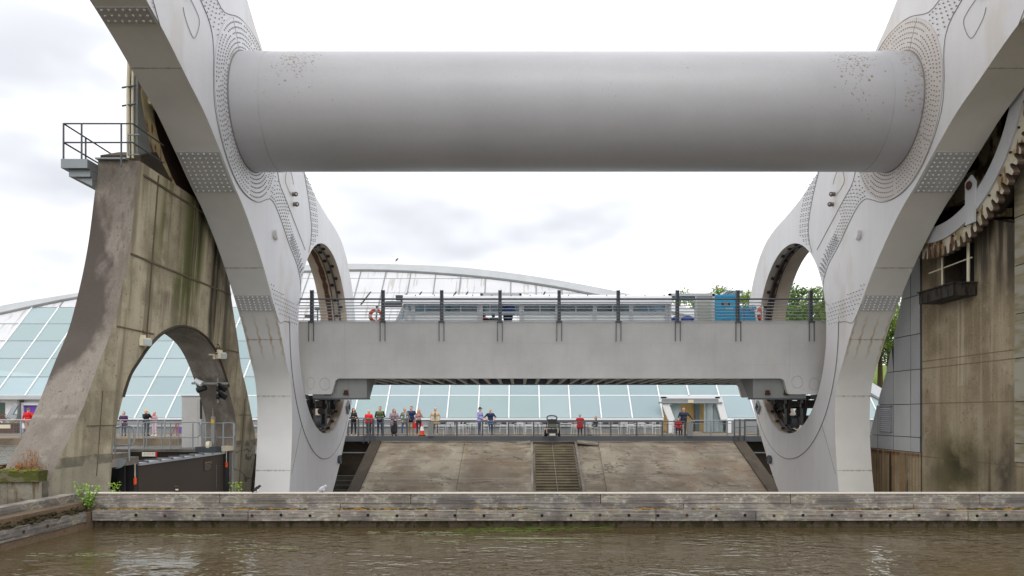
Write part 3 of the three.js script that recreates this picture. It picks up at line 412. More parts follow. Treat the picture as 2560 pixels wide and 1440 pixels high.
  obj('camera_housing', [new THREE.CylinderGeometry(0.1, 0.13, 0.34, 14).rotateZ(Math.PI / 2 - 0.5).translate(-0.85, 0.12, 0.05)], M.white, sg);
}

// ---------------------------------------------------------------- quay walls, basin, lock gate
const BW = -0.33, CW = -1.06;                            // basin water, canal water
const ripple = (w, h, fn, m) => tex(w, h, fn, m, m, false);
const rip1 = ripple(1024, 1024, (x, y) => { const n = fbm(x, y, 14, 24, 4, 3), m = fbm(x, y, 4, 7, 4, 7), r = 0.25 + 0.75 * smooth(0.4, 0.62, m), k = vn(x * 40 + 1.5 * n, y * 66 + 4 * m, 40, 66, 5), q = vn(x * 84, y * 150 + 3 * n, 84, 150, 6); return 255 * (0.5 + 0.34 * (n - 0.5) + r * (0.42 * (k - 0.5) + 0.26 * (q - 0.5))); }, 9);
const waterCanal = new THREE.MeshPhysicalMaterial({ color: 0x544832, roughness: 0.035, ior: 1.33, bumpMap: rip1, bumpScale: 0.04 });
const waterBasin = new THREE.MeshPhysicalMaterial({ color: 0x5c5c52, roughness: 0.08, ior: 1.33, bumpMap: rip1, bumpScale: 0.06 });
{
  const sheet = (x0, x1, z0, z1, y) => new THREE.PlaneGeometry(x1 - x0, z1 - z0).rotateX(-Math.PI / 2).translate((x0 + x1) / 2, y, (z0 + z1) / 2);
  struct('canal_water', sheet(-60, 60, -16.3, 12, CW), waterCanal);
  struct('basin_water', new THREE.ShapeGeometry(shapeOf([[-90, 17.5], [-11.25, 17.5], [-11.25, 41.6], [-90, 41.6]], [[[-17.3, 18.5], [-17.3, 32.06], [-11.3, 32.06], [-11.3, 18.5]]])).rotateX(-Math.PI / 2).translate(0, BW, 0), waterBasin);
  struct('lock_water', sheet(-17.2, -11.2, -32.1, -18.5, -1.5), waterBasin);
  struct('lock_side_wall', [span(-17.45, -17.2, -2, -0.3, -18.5, -32.05)], M.concreteDark);
  struct('dock_floor', span(-12.0, 20, -6.8, -6.5, -46, -16.4), M.concreteDark);
  struct('basin_bed', sheet(-90, -12, -42, -17, -2.5), M.concreteDark);
  const gs = shapeOf([[-2500, -2500], [2500, -2500], [2500, 2500], [-2500, 2500]], [[[-90, -12], [-90, 55], [60, 55], [60, -12]]]);
  struct('ground', new THREE.ShapeGeometry(gs).rotateX(-Math.PI / 2).translate(0, -0.03, 0), std(0x6d7a4a, 1, { map: tex(256, 256, (x, y) => 150 + 100 * fbm(x, y, 12, 12, 4, 3), 12, 12) }));
  struct('bounce_bank', [span(-60, 60, -1.4, -0.02, 12, 56)], std(0xd2c8b6, 0.95, { map: concTex }));  // unseen bank behind the camera, made pale to bounce light up onto undersides
  struct('side_ground', [span(20, 60, -1.2, -0.03, -55, -16.4), span(-90, -10.05, -1.3, -0.72, -17.1, -10.0)], M.concreteDark);
}
// timber quay across the foreground and its return along the left
{
  const woodTex = tex(1024, 256, (x, y) => {
    const g = fbm(x, y, 6, 60, 4, 3), k = fbm(x, y, 10, 4, 5, 9), l = fbm(x, y, 60, 26, 5, 15), b = vn(x * 500, y * 90, 500, 90, 4);
    let c = mixc([108, 103, 99], [186, 180, 173], smooth(0.2, 0.8, 0.5 * g + 0.5 * k)); c = c.map((q) => q + 22 * (b - 0.5));
    c = mixc(c, [206, 204, 190], 0.75 * smooth(0.52, 0.68, l) * smooth(0.4, 0.6, k + 0.2 * (b - 0.5))); c = mixc(c, [168, 168, 130], 0.55 * smooth(0.54, 0.68, fbm(x, y, 90, 30, 5, 25)) * smooth(0.5, 0.64, fbm(x, y, 7, 2, 3, 41)));
    c = mixc(c, [92, 86, 82], 0.4 * smooth(0.5, 0.8, fbm(x, y, 8, 5, 5, 31)));
    return c;
  }, 4.2, 1.05);
  const woodBump = tex(512, 256, (x, y) => 255 * fbm(x, y, 5, 70, 4, 3), 3, 1, false);
  const variants = [0xe2dedb, 0xd6d2ce, 0xcccac9].map((c) => std(c, 0.85, { map: woodTex, bumpMap: woodBump, bumpScale: 0.012 }));
  const quay = thing('timber_quay', 'weathered grey timber-faced quay wall running across the foreground water', 'quay');
  const X0 = -9.25, XE = 16, zf = -16;
  let v = 0;
  const plank = (g, m) => obj('plank', g, variants[m ?? v++ % 3], quay);
  const run = (joints, y0, y1, z0, z1) => { for (let i = 1; i < joints.length; i++) plank(span(joints[i - 1] + 0.008, joints[i] - 0.008, y0 + rr(-0.004, 0.004), y1 + rr(-0.006, 0.006), z0 + rr(-0.006, 0.006), z1)); };
  const jx = (list) => list.map((p) => X(p, 16.35));
  run([-9.62, ...jx([547, 1026, 1502, 1978, 2453]), XE], -0.585, -0.37, -16.4, -16.62);
  run([-9.6, ...jx([850, 1310, 1709, 2286]), XE], -0.72, -0.592, -16.38, -16.72);
  run([X0, ...[620, 1140, 1640, 1890, 2420].map((p) => X(p, 16)), XE], -0.905, -0.69, zf, zf - 0.24);
  const litTopG = span(-9.7, XE, -0.366, -0.35, -16.385, -16.64); obj('capping', litTopG, std(0xd8d0c4, 0.9, { map: mottle }), quay);  // paler strip: the lit top of the quay put into its colour
  obj('ledge', [span(-9.6, XE, -1.6, -0.73, -16.18, -16.8)], M.ledge = std(0xffffff, 0.95, { map: tex(1024, 256, (x, y) => { const n = fbm(x, y, 40, 6, 4, 5); let c = mixc([118, 104, 88], [84, 74, 58], n); return mixc(c, [60, 58, 28], smooth(0.45, 0.7, fbm(x, y, 60, 8, 4, 8)) * 0.8); }, 6, 1.2), bumpMap: grit, bumpScale: 0.02 }), quay);
  // return along the left
  const zs = [-16.05, -11.9, -7.6, -3.4, 0.6, 5];
  for (let i = 1; i < zs.length; i++) plank(span(X0, X0 - 0.24, -0.905, -0.69 + rr(-0.006, 0.006), zs[i - 1] + (i > 1 ? 0.008 : 0.25), zs[i] - 0.008));
  for (let i = 1; i < zs.length; i++) plank(span(-9.66, -9.95, -0.5, -0.34 + rr(-0.01, 0.01), zs[i - 1] - 0.35 + (i > 1 ? 0.36 : 0), zs[i]));
  obj('ledge', [span(-9.38, -9.98, -1.6, -0.5, -16.1, 5), span(-9.27, -9.38, -1.6, -0.71, -16.1, 5)], std(0xd2bba4, 0.95, { map: concTex, bumpMap: grit, bumpScale: 0.02 }), quay);
  const holeG = disc(0.032, 0.012, 10, V(0, 0, 0), 'z'), holeM = M.void;
  for (let p = 340, i = 0; p < 2540; p += 72.5, i++) { const m = part('bolt_hole', holeG, i % 3 === 1 ? M.rust : holeM, quay); m.position.set(X(p, 16), -0.79 + rr(-0.01, 0.01), zf + 0.004); }
  for (let z = -14.5; z < -4; z += 0.7) { const m = part('bolt_hole', holeG, M.rust, quay); m.rotation.y = Math.PI / 2; m.position.set(X0 + 0.004, -0.79, z); }
  // moss in the joint along the ledge: many small tufts
  const tuft = [], tuftO = []; for (let i = 0; i < 3200; i++) { const x = rr(-9.3, XE), n = fbm((x + 10) / 26, 0.3, 40, 1, 3, 8); if (n < 0.38) continue; const s = rr(0.014, 0.045) * (0.6 + n); (rnd() < 0.6 ? tuft : tuftO).push(ball(s, V(x, -0.715 + rr(0, 0.012), -16.33 + rr(-0.02, 0.2)), rr(1, 2.4), rr(0.5, 1), 1, 5)); }
  for (let i = 0; i < 260; i++) tuft.push(ball(rr(0.012, 0.05), V(-9.36 + rr(-0.02, 0.1), rr(-0.69, -0.56), rr(-16, -9)), rr(0.5, 1), rr(0.5, 1), rr(1, 2), 5));
  tag(stuff(obj('moss', tuft, std(0x3a3216, 1))), 'dark green moss tufts growing along the ledge of the timber quay', 'moss');
  tag(stuff(obj('moss', tuftO, std(0x86652a, 1))), 'yellow and rusty moss tufts in the joint below the upper quay planks', 'moss');
  // young shrub in the corner
  const leafG = new THREE.BufferGeometry(); leafG.setAttribute('position', new THREE.Float32BufferAttribute([0, 0, 0, 0.5, 0.12, 0.55, 0, 0.06, 1.25, 0, 0, 0, 0, 0.06, 1.25, -0.5, 0.12, 0.55], 3)); leafG.computeVertexNormals();
  M.leafMesh = leafG;
  const b = at(228, 1262, 16.1), sh = thing('shrub', 'young green leafy shrub sprouting from the corner of the timber quay', 'shrub', [b.x, -0.72, -16.1]);
  const twigs = [], lv = [];
  for (let i = 0; i < 26; i++) { const a = rr(0, 6.28), l = rr(0.25, 0.62), e = V(0.42 * l * Math.cos(a), l, 0.3 * Math.sin(a) * l + 0.08); twigs.push(bar(V(0, 0, 0.1), e, 0.006, 4, 0.003)); for (let k = 0; k < 14; k++) { const t = rr(0.35, 1.08); lv.push([e.x * t + rr(-0.03, 0.03), e.y * t + rr(-0.03, 0.03), e.z * t + 0.06 + rr(-0.03, 0.03), rr(0.025, 0.05)]); } }
  obj('stem', twigs, std(0x6a5236, 0.9), sh);
  const leafIM = (list, mat, parent, name) => { const im = new THREE.InstancedMesh(leafG, mat, list.length), m = new THREE.Matrix4(), q = new THREE.Quaternion(), e = new THREE.Euler(), c = new THREE.Color(); list.forEach(([x, y, z, s], i) => { e.set(rr(-1.2, 1.2), rr(0, 6.28), rr(-1, 1)); m.compose(V(x, y, z), q.setFromEuler(e), V(s, s, s)); im.setMatrixAt(i, m); const k = rr(0.65, 1.25); im.setColorAt(i, c.setRGB(k * rr(0.9, 1.15), k, k * rr(0.7, 1))); }); im.name = name; im.castShadow = true; parent.add(stuff(im)); return im; };
  M.leafIM = leafIM;
  leafIM(lv, std(0x7ea845, 0.7, { side: THREE.DoubleSide }), sh, 'foliage');
  for (const [px, w, label] of [[287, 0.12, 'tiny green weed at the foot of the pier left of the lock gate'], [588, 0.14, 'small yellow green weed behind the quay right of the lock gate']]) { const t = thing('weed', label, 'weed', [X(px, 17), -0.40, -17]); const l = []; for (let k = 0; k < 50; k++) l.push([rr(-w, w), rr(0, 0.24), rr(-0.06, 0.06), rr(0.02, 0.045)]); leafIM(l, std(0x8fae3a, 0.8), t, 'foliage'); obj('stem', bar(V(0, -0.2, 0), V(0, 0.15, 0), 0.008), M.leaf, t); }
}
// mossy wall running left from the pier's foot
{
  const w = thing('dock_wall', 'low concrete wall with mossy coping beside the foot of the left pier', 'wall');
  obj('wall', span(-40, pierX(0) - 0.1, -1.6, -0.16, -17.05, -17.5), std(0xffffff, 0.95, { map: tex(512, 256, (x, y) => { let c = concreteFn([128, 122, 108], [98, 90, 76], [150, 146, 132])(x, y); return mixc(c, [86, 68, 44], 0.7 * smooth(0.5, 0.72, fbm(x, y, 40, 2, 4, 4))); }, 4, 1.6) }), w);
  obj('coping', span(-40, pierX(0) - 0.14, -0.16, 0.09, -16.98, -17.56), std(0xffffff, 1, { map: tex(512, 128, (x, y) => { const n = fbm(x, y, 16, 6, 5, 5); return mixc([104, 98, 76], [74, 78, 26], smooth(0.35, 0.6, n)); }, 3, 0.6), bumpMap: grit, bumpScale: 0.02 }), w);
  const t = [], tw = []; for (let i = 0; i < 420; i++) { const x = rr(-15.5, -11.1); (rnd() < 0.75 ? t : tw).push(ball(rr(0.015, 0.05), V(x, 0.09 + rr(-0.02, 0.02), rr(-17.45, -16.98)), rr(1, 2), rr(0.4, 0.9), 1, 5)); }
  tag(stuff(obj('moss', t, std(0x6b7420, 1))), 'bright green moss on the coping beside the left pier', 'moss');
  // dry weeds
  const dry = std(0xa9743f, 0.9, { side: THREE.DoubleSide }), wd = thing('dry_weed', 'dry orange brown weeds standing on the mossy coping before the left pier', 'weed', [-11.55, 0.09, -17.2]);
  const st = [], lf = []; for (let i = 0; i < 70; i++) { const x = rr(-0.55, 0.35) * (rnd() < 0.7 ? 0.5 : 1.2) + 0.15, h = rr(0.12, 0.42) * (Math.abs(x - 0.2) < 0.14 ? 1.25 : 0.5), e = V(x + rr(-0.06, 0.06), h, rr(-0.1, 0.1)); st.push(bar(V(x, -0.02, rr(-0.06, 0.06)), e, 0.004, 3, 0.002)); for (let k = 0; k < 7; k++) lf.push([e.x + rr(-0.02, 0.02), e.y * rr(0.4, 1.05), e.z + rr(-0.02, 0.02), rr(0.012, 0.03)]); }
  obj('stem', st, dry, wd); M.leafIM(lf, dry, wd, 'seed_heads');
}
// lock gate, its frame, the recess and the walkway behind
{
  const A = V(-11.15, 0, -21.35), B = V(-11.2, 0, -27.6), yT = -0.03;
  const gate = thing('lock_gate', 'black steel lock gate with a pale edge strip closing the concrete arch', 'lock gate');
  const gm = std(0x40352c, 0.6, { map: mottle });
  const plate = (a, b, y0, y1, off, th) => { const d = b.clone().sub(a), l = d.length(), g = new THREE.BoxGeometry(th, y1 - y0, l); g.rotateY(Math.atan2(d.x, d.z)); return g.translate((a.x + b.x) / 2 + off, (y0 + y1) / 2, (a.z + b.z) / 2); };
  obj('gate_leaf', plate(A, B, -6.4, yT - 0.05, 0, 0.3), gm, gate);
  obj('edge_strip', plate(A, B, yT - 0.06, yT + 0.02, 0.02, 0.4), std(0xb8bcc0, 0.45, { metalness: 0.3, map: mottle }), gate);
  for (let i = 0; i < 8; i++) { const p = A.clone().lerp(B, (i + 0.5) / 8); part('strip_bolt', box(0.5, 0.05, 0.08), M.steelDark, gate).position.set(p.x, yT + 0.03, p.z); }
  const C = V(-12.6, 0, -29.6), rv = []; for (let y = -1.3; y < -0.4; y += 0.09) rv.push(disc(0.016, 0.02, 6, V(-11.02, y, -26.9), 'x')); stuff(obj('rivets', rv, M.bolt, gate));
  const txt = canvasTex(256, 256, (c, w, h) => { c.fillStyle = '#3b3129'; c.fillRect(0, 0, w, h); c.strokeStyle = '#8f7d68'; c.lineWidth = 9; for (let i = 0; i < 8; i++) { c.beginPath(); c.arc(40 + i * 25, 72, 9, i * 0.7, i * 0.7 + 4.4); c.stroke(); c.beginPath(); c.moveTo(50 + i * 25, 40 + (i % 3) * 12); c.lineTo(46 + i * 25, 82); c.stroke(); } c.lineWidth = 7; for (let i = 0; i < 5; i++) { c.beginPath(); c.moveTo(22 + (i % 2) * 12, 112 + i * 27); c.lineTo(230 - (i * 37 % 60), 108 + i * 27); c.stroke(); } });
  const d = B.clone().sub(A).normalize(), tp = A.clone().lerp(B, 0.78), lab = new THREE.PlaneGeometry(0.75, 0.42); lab.rotateY(Math.atan2(-d.z, d.x) ); const pl = lab.translate(tp.x + 0.165, -0.42, tp.z); pl.userData.keep = true; obj('painted_lettering', pl, std(0xffffff, 0.7, { map: txt }), gate);
  const fr = thing('gate_frame', 'black gate frame posts with orange floats at both jambs of the lock gate', 'gate frame');
  obj('frame_post', [span(-11.35, -10.98, -6.4, -0.02, -27.65, -27.9), span(-11.3, -11.05, -6.4, -0.04, -28.05, -28.15)], M.black, fr);
  obj('frame_post', [span(-11.35, -11.0, -6.4, -0.05, -21.1, -21.32), span(-11.3, -11.1, -6.4, -0.05, -20.78, -20.86)], M.black, fr);
  obj('recess_shade_panel', [span(-11.9, -11.8, -6.4, -0.05, -19.7, -24.5)], M.void, fr);  // near-black sheet, the shade of the gate recess put into its colour
  obj('crossbar', [box(0.2, 0.1, 0.5, -11.4, -0.75, -20.45), bar(V(-11.3, -1.4, -20.6), V(-11.25, -0.7, -20.5), 0.03)], M.galvDull, fr);
  for (const [px, py, dd] of [[337, 1203, 21.05], [566, 1162, 27.5]]) { const p = at(px, py, dd); p.x = Math.max(p.x, -10.94); obj('float', [new THREE.CapsuleGeometry(0.045, 0.13, 4, 10).translate(p.x, p.y, p.z)], M.orange, fr); obj('float_rope', bar(V(p.x, p.y + 0.1, p.z), V(p.x, p.y + 0.5, p.z), 0.012, 5), M.cream, fr); }
  obj('pole', [bar(at(576, 1230, 28.3).setX(-10.98), at(576, 1132, 28.3).setX(-10.98), 0.05, 10)], M.galvDull, fr);
  obj('head_beam', [span(-11.75, -11.0, 0.0, 0.2, -26.8, -27.3)], std(0x3a3f44, 0.6, { map: mottle }), fr);
  obj('head_beam', [span(-11.3, -10.97, 0.0, 0.17, -27.32, -28.4), disc(0.14, 0.12, 16, V(-11.3, 0.26, -26.9), 'x')], M.cream, fr);
  obj('sill', [span(-11.8, -10.97, -0.04, 0.17, -19.8, -21.32), span(-11.8, -11.15, 0.17, 0.3, -20.3, -21.2)], M.concrete, fr);
  obj('guard_plate', [new THREE.CylinderGeometry(0.25, 0.25, 0.04, 20, 1, false, 0, Math.PI).rotateX(Math.PI / 2).rotateZ(-Math.PI / 2).rotateX(0).translate(-10.99, 0.16, -20.2)], M.galv, fr);
  // walkway with looped railings
  const wk = thing('walkway', 'grey lock-side walkway slab with dark wall below, behind the black gate', 'walkway');
  obj('slab', [span(-20, -12.4, -0.26, -0.14, -32.0, -34.6)], std(0xb3b6bb, 0.8, { map: concTex }), wk);
  obj('front_wall', [span(-17.2, -12.4, -0.9, -0.265, -32.05, -32.3)], std(0x4f4438, 0.95, { map: concTex }), wk);
  obj('corner_block', [span(-20, -16.9, -0.9, -0.27, -31.95, -32.6)], M.concrete, wk);
  const sgn = thing('depth_sign', 'white depth notice with a red gauge board on the dark wall behind the lock gate', 'sign');
  obj('board', span(X(355, 32), X(388, 32), Y(1141, 32), Y(1128, 32), -32.0, -32.04), std(0xffffff, 0.7, { map: canvasTex(256, 96, (c, w, h) => { c.fillStyle = '#d6d2c4'; c.fillRect(0, 0, w, h); c.strokeStyle = '#a39d8d'; c.lineWidth = 7; for (let i = 0; i < 9; i++) { c.beginPath(); c.moveTo(22 + i * 25, 28); c.lineTo(22 + i * 25, 70); c.lineTo(36 + i * 25, i % 2 ? 30 : 68); c.stroke(); } }) }), sgn, false);
  obj('gauge', [span(X(389, 32), X(393.5, 32), Y(1143, 32), Y(1127, 32), -31.98, -32.04)], M.red, sgn);
  const rl = (name, label, pts, d, posts, loops) => { const t = thing(name, label, 'railing', [0, 0, 0]); for (const l of loops) obj('rail_loop', tube(l.map(([a, b]) => at(a, b, d)), 0.026, 60, 6, true), M.galv, t); for (const [px, y0, y1] of posts) obj('post', bar(at(px, y0, d), at(px, y1, d), 0.026, 8), M.galv, t); };
  const loop = (x0, x1, y0, y1) => [[x0 + 4, y0], [(x0 + x1) / 2, y0], [x1 - 4, y0], [x1, y0 + 5], [x1, (y0 + y1) / 2], [x1, y1 - 5], [x1 - 4, y1], [(x0 + x1) / 2, y1], [x0 + 4, y1], [x0, y1 - 5], [x0, (y0 + y1) / 2], [x0, y0 + 5]];
  rl('lockside_railing', 'tubular railing with rounded loops on the lock walkway left of the grey cabinet', [], 32.2, [[360, 1056, 1124], [367, 1058, 1125], [404, 1058, 1120], [426, 1056, 1127], [446, 1058, 1116], [482, 1058, 1128]], [loop(355, 499, 1057, 1092)]);
  rl('lockside_railing', 'tubular rounded-loop railing on the lock walkway against the right leg of the arch', [], 27.2, [[515, 1058, 1116], [535, 1060, 1100], [558, 1058, 1116], [584, 1058, 1118]], [loop(502, 586, 1058, 1093)]);
  rl('lockside_railing', 'short rounded handrail on the concrete sill left of the lock gate', [], 20.6, [[288, 1068, 1150], [323, 1068, 1152]], [[[288, 1071], [310, 1067], [328, 1067], [334, 1071], [336, 1090], [334, 1108], [328, 1112], [305, 1113], [288, 1113], [287, 1100]]]);
  const cab = thing('cabinet', 'tall plain grey equipment cabinet standing on the lock walkway behind the arch', 'cabinet', [X(487, 34), -0.14, -34]);
  obj('body', [box(0.88, 2.32, 0.7, 0, 1.16, 0)], std(0xc9c8c6, 0.6, { map: mottle }), cab); obj('roof', box(0.94, 0.05, 0.76, 0, 2.345, 0), M.galv, cab); obj('door_gap', [box(0.012, 2.1, 0.006, 0.3, 1.15, 0.352), box(0.03, 0.14, 0.03, 0.36, 1.1, 0.36)], M.galvDull, cab); obj('notice', box(0.1, 0.9, 0.02, 0.44, 1.75, 0.36), M.dark, cab);
  const ctl = thing('winch_post', 'slim grey lock control post with a yellow switch by the right leg of the arch', 'control post', [X(536, 27.2), 0.2, -27.1]);
  obj('post', [box(0.12, 1.1, 0.12, 0, 0.55, 0), bar(V(0, 1.0, 0.03), V(0, 1.4, 0.03), 0.015)], M.galvDull, ctl); obj('switch', box(0.1, 0.14, 0.08, 0.02, 0.92, 0.09), std(0xc8a81c, 0.5), ctl);
}

// ---------------------------------------------------------------- sloping concrete apron with the ribbed chute
{
  const TZ = -46, BZ = -31, TY = -0.36, slope = (z) => TY + (z - TZ) * (-2.42 / 6.4);
  const apron = thing('concrete_apron', 'stained sloping concrete apron falling from the terrace to the dry dock', 'apron');
  const st = place(tex(1024, 512, (x, y) => {
    const wx = -10.5 + 27 * x, wz = -46 + 9 * (1 - y);
    let c = concreteFn([142, 133, 116], [114, 104, 90], [168, 160, 144])(x * 6, y * 2);
    const n = fbm(x, y, 26, 9, 6, 5), m = fbm(x, y, 9, 3, 5, 9), hgrain = fbm(x, y, 8, 70, 4, 13);
    c = mixc(c, [98, 84, 70], 0.55 * smooth(0.48, 0.68, m)); c = mixc(c, [152, 140, 122], 0.4 * smooth(0.5, 0.7, hgrain)); c = mixc(c, [110, 92, 70], 0.4 * smooth(0.55, 0.7, n));
    if (wx > -9 && wx < -2 && wz > -44.9 && wz < -43) c = mixc(c, [184, 178, 164], 0.75 * smooth(0.52, 0.72, fbm(x, y, 90, 3, 4, 17)) * smooth(-43, -44.6, wz));
    const a = Math.abs(fbm(x, y, 7, 5, 5, 23) - 0.5), b2 = Math.abs(fbm(x, y, 4, 9, 5, 29) - 0.52); if (a < 0.006 || b2 < 0.005) c = mixc(c, [70, 60, 50], 0.6);
    if (wx > 8) c = mixc(c, [120, 100, 82], 0.35 * smooth(0.4, 0.6, n));
    if (Math.abs(wz + 44.75 + 0.1 * (m - 0.5)) < 0.05 && wx < -2) c = mixc(c, [90, 80, 68], 0.5);
    return c;
  }), -10.5, -46, 16.5, -37);
  const sm = std(0xffffff, 0.95, { map: st, bumpMap: grit, bumpScale: 0.012 });
  // a slab piece on the slope between x positions given at top and bottom
  const piece = (name, t0, t1, b0, b1, dz0, dz1, lift, th, mat) => {
    const z0 = TZ + dz0, z1 = TZ + dz1, L = 15, f = (a, b, z) => lerp(a, b, (z - TZ) / L), q = [];
    const P = (a, b, z, dy) => [f(a, b, z), slope(z) + dy, z];
    const c = [P(t0, b0, z0, lift), P(t1, b1, z0, lift), P(t1, b1, z1, lift), P(t0, b0, z1, lift), P(t0, b0, z0, lift - th), P(t1, b1, z0, lift - th), P(t1, b1, z1, lift - th), P(t0, b0, z1, lift - th)];
    for (const t of [[0, 3, 2], [0, 2, 1], [4, 5, 6], [4, 6, 7], [3, 7, 6], [3, 6, 2], [0, 1, 5], [0, 5, 4], [1, 2, 6], [1, 6, 5], [0, 4, 7], [0, 7, 3]]) for (const k of t) q.push(...c[k]);
    const g = new THREE.BufferGeometry(); g.setAttribute('position', new THREE.Float32BufferAttribute(q, 3)); g.computeVertexNormals();
    const uv = []; for (let i = 0; i < q.length; i += 3) uv.push(q[i], q[i + 2]); g.setAttribute('uv', new THREE.Float32BufferAttribute(uv, 2)); g.userData.keep = true;
    return obj(name, g, mat, apron);
  };
  const D = 15;
  piece('slab', -8.6, -3.42, -8.6, -3.42, 0.0, D, 0, 0.5, sm);
  piece('slab', -3.4, 0.72, -3.4, 0.5, 0.0, D, 0.012, 0.5, sm);
  piece('slab', 4.9, 13.3, 4.4, 13.3, 0.0, D, 0.006, 0.5, sm);
  piece('slab', 3.5, 4.9, 3.6, 4.4, 0.0, D, -0.1, 0.5, sm);
  piece('kerb', -9.2, -8.58, -9.2, -8.58, 0.0, D, 0.1, 0.6, M.concreteDark);
  piece('kerb', 13.28, 14.0, 13.28, 14.0, 0.0, D, 0.1, 0.6, M.concreteDark);
  piece('kerb', 0.7, 0.82, 0.5, 0.64, 0.0, D, 0.05, 0.4, M.concrete);
  piece('kerb', 3.4, 3.54, 3.34, 3.48, 0.0, D, 0.05, 0.4, M.concrete);
  piece('chute_floor', 0.82, 3.4, 0.64, 3.34, 0, D, -0.12, 0.4, sm);
  const ribM = std(0xb9b096, 0.95, { map: concTex });
  for (let i = 0; i < 20; i++) { const z = 0.55 + i * 0.34; piece('rib', 0.95, 3.28, 0.8, 3.2, z, z + 0.2, 0.03 + rr(-0.01, 0.01), 0.2, ribM); }
  const ap = (x, z, h) => V(x, slope(z) + h, z); obj('cable', bar(ap(2.0, -46, 0.06), ap(2.05, -37, 0.06), 0.018, 6), M.concrete, apron);
  obj('crest', [span(-9.2, 14.0, -0.5, -0.33, -46.05, -46.5), span(-9.2, 14.0, -0.36, -0.3, -45.9, -46.4)], M.concrete, apron);
  // the lumpy fillets where the crest folds into the chute
  for (const g of [box(1.3, 0.09, 0.5, 4.2, -0.4, -45.75, 0.3, 0, -0.1), box(0.9, 0.08, 0.5, 0.2, -0.41, -45.8, 0.3, 0, 0.1)]) obj('fillet', g, M.concrete, apron);
  // dark recess walls at both sides, stairs in them
  struct('dock_wall_face', [span(-12.2, 20, -6.5, -0.35, -46.9, -47.3)], M.concreteDark);
  struct('dock_side_wall', [span(20, 20.4, -6.5, -0.03, -55, -16), span(-12.4, -12.0, -6.5, -0.4, -46.9, -31.2)], M.concreteDark);
  for (const [x, label, s] of [[-10.1, 'grey concrete steps going down beside the left arm of the wheel', 1], [14.9, 'grey concrete steps going down beside the right arm of the wheel', -1]]) {
    const t = thing('steps', label, 'steps', [x, 0, 0]); for (let i = 0; i < 13; i++) { const y = -2.2 - i * 0.24; obj('step', span(-0.9, 0.85, y - 0.6, y, -43.2 + i * 0.36, -42.8 + i * 0.36), std(i % 2 ? 0x9da2a3 : 0x979b9c, 0.9, { map: concTex }), t); }
    obj('ledge_rail', span(-1.5, 0.85, -1.02, -0.96, -45.2, -45.28), M.galv, t);
  }
}

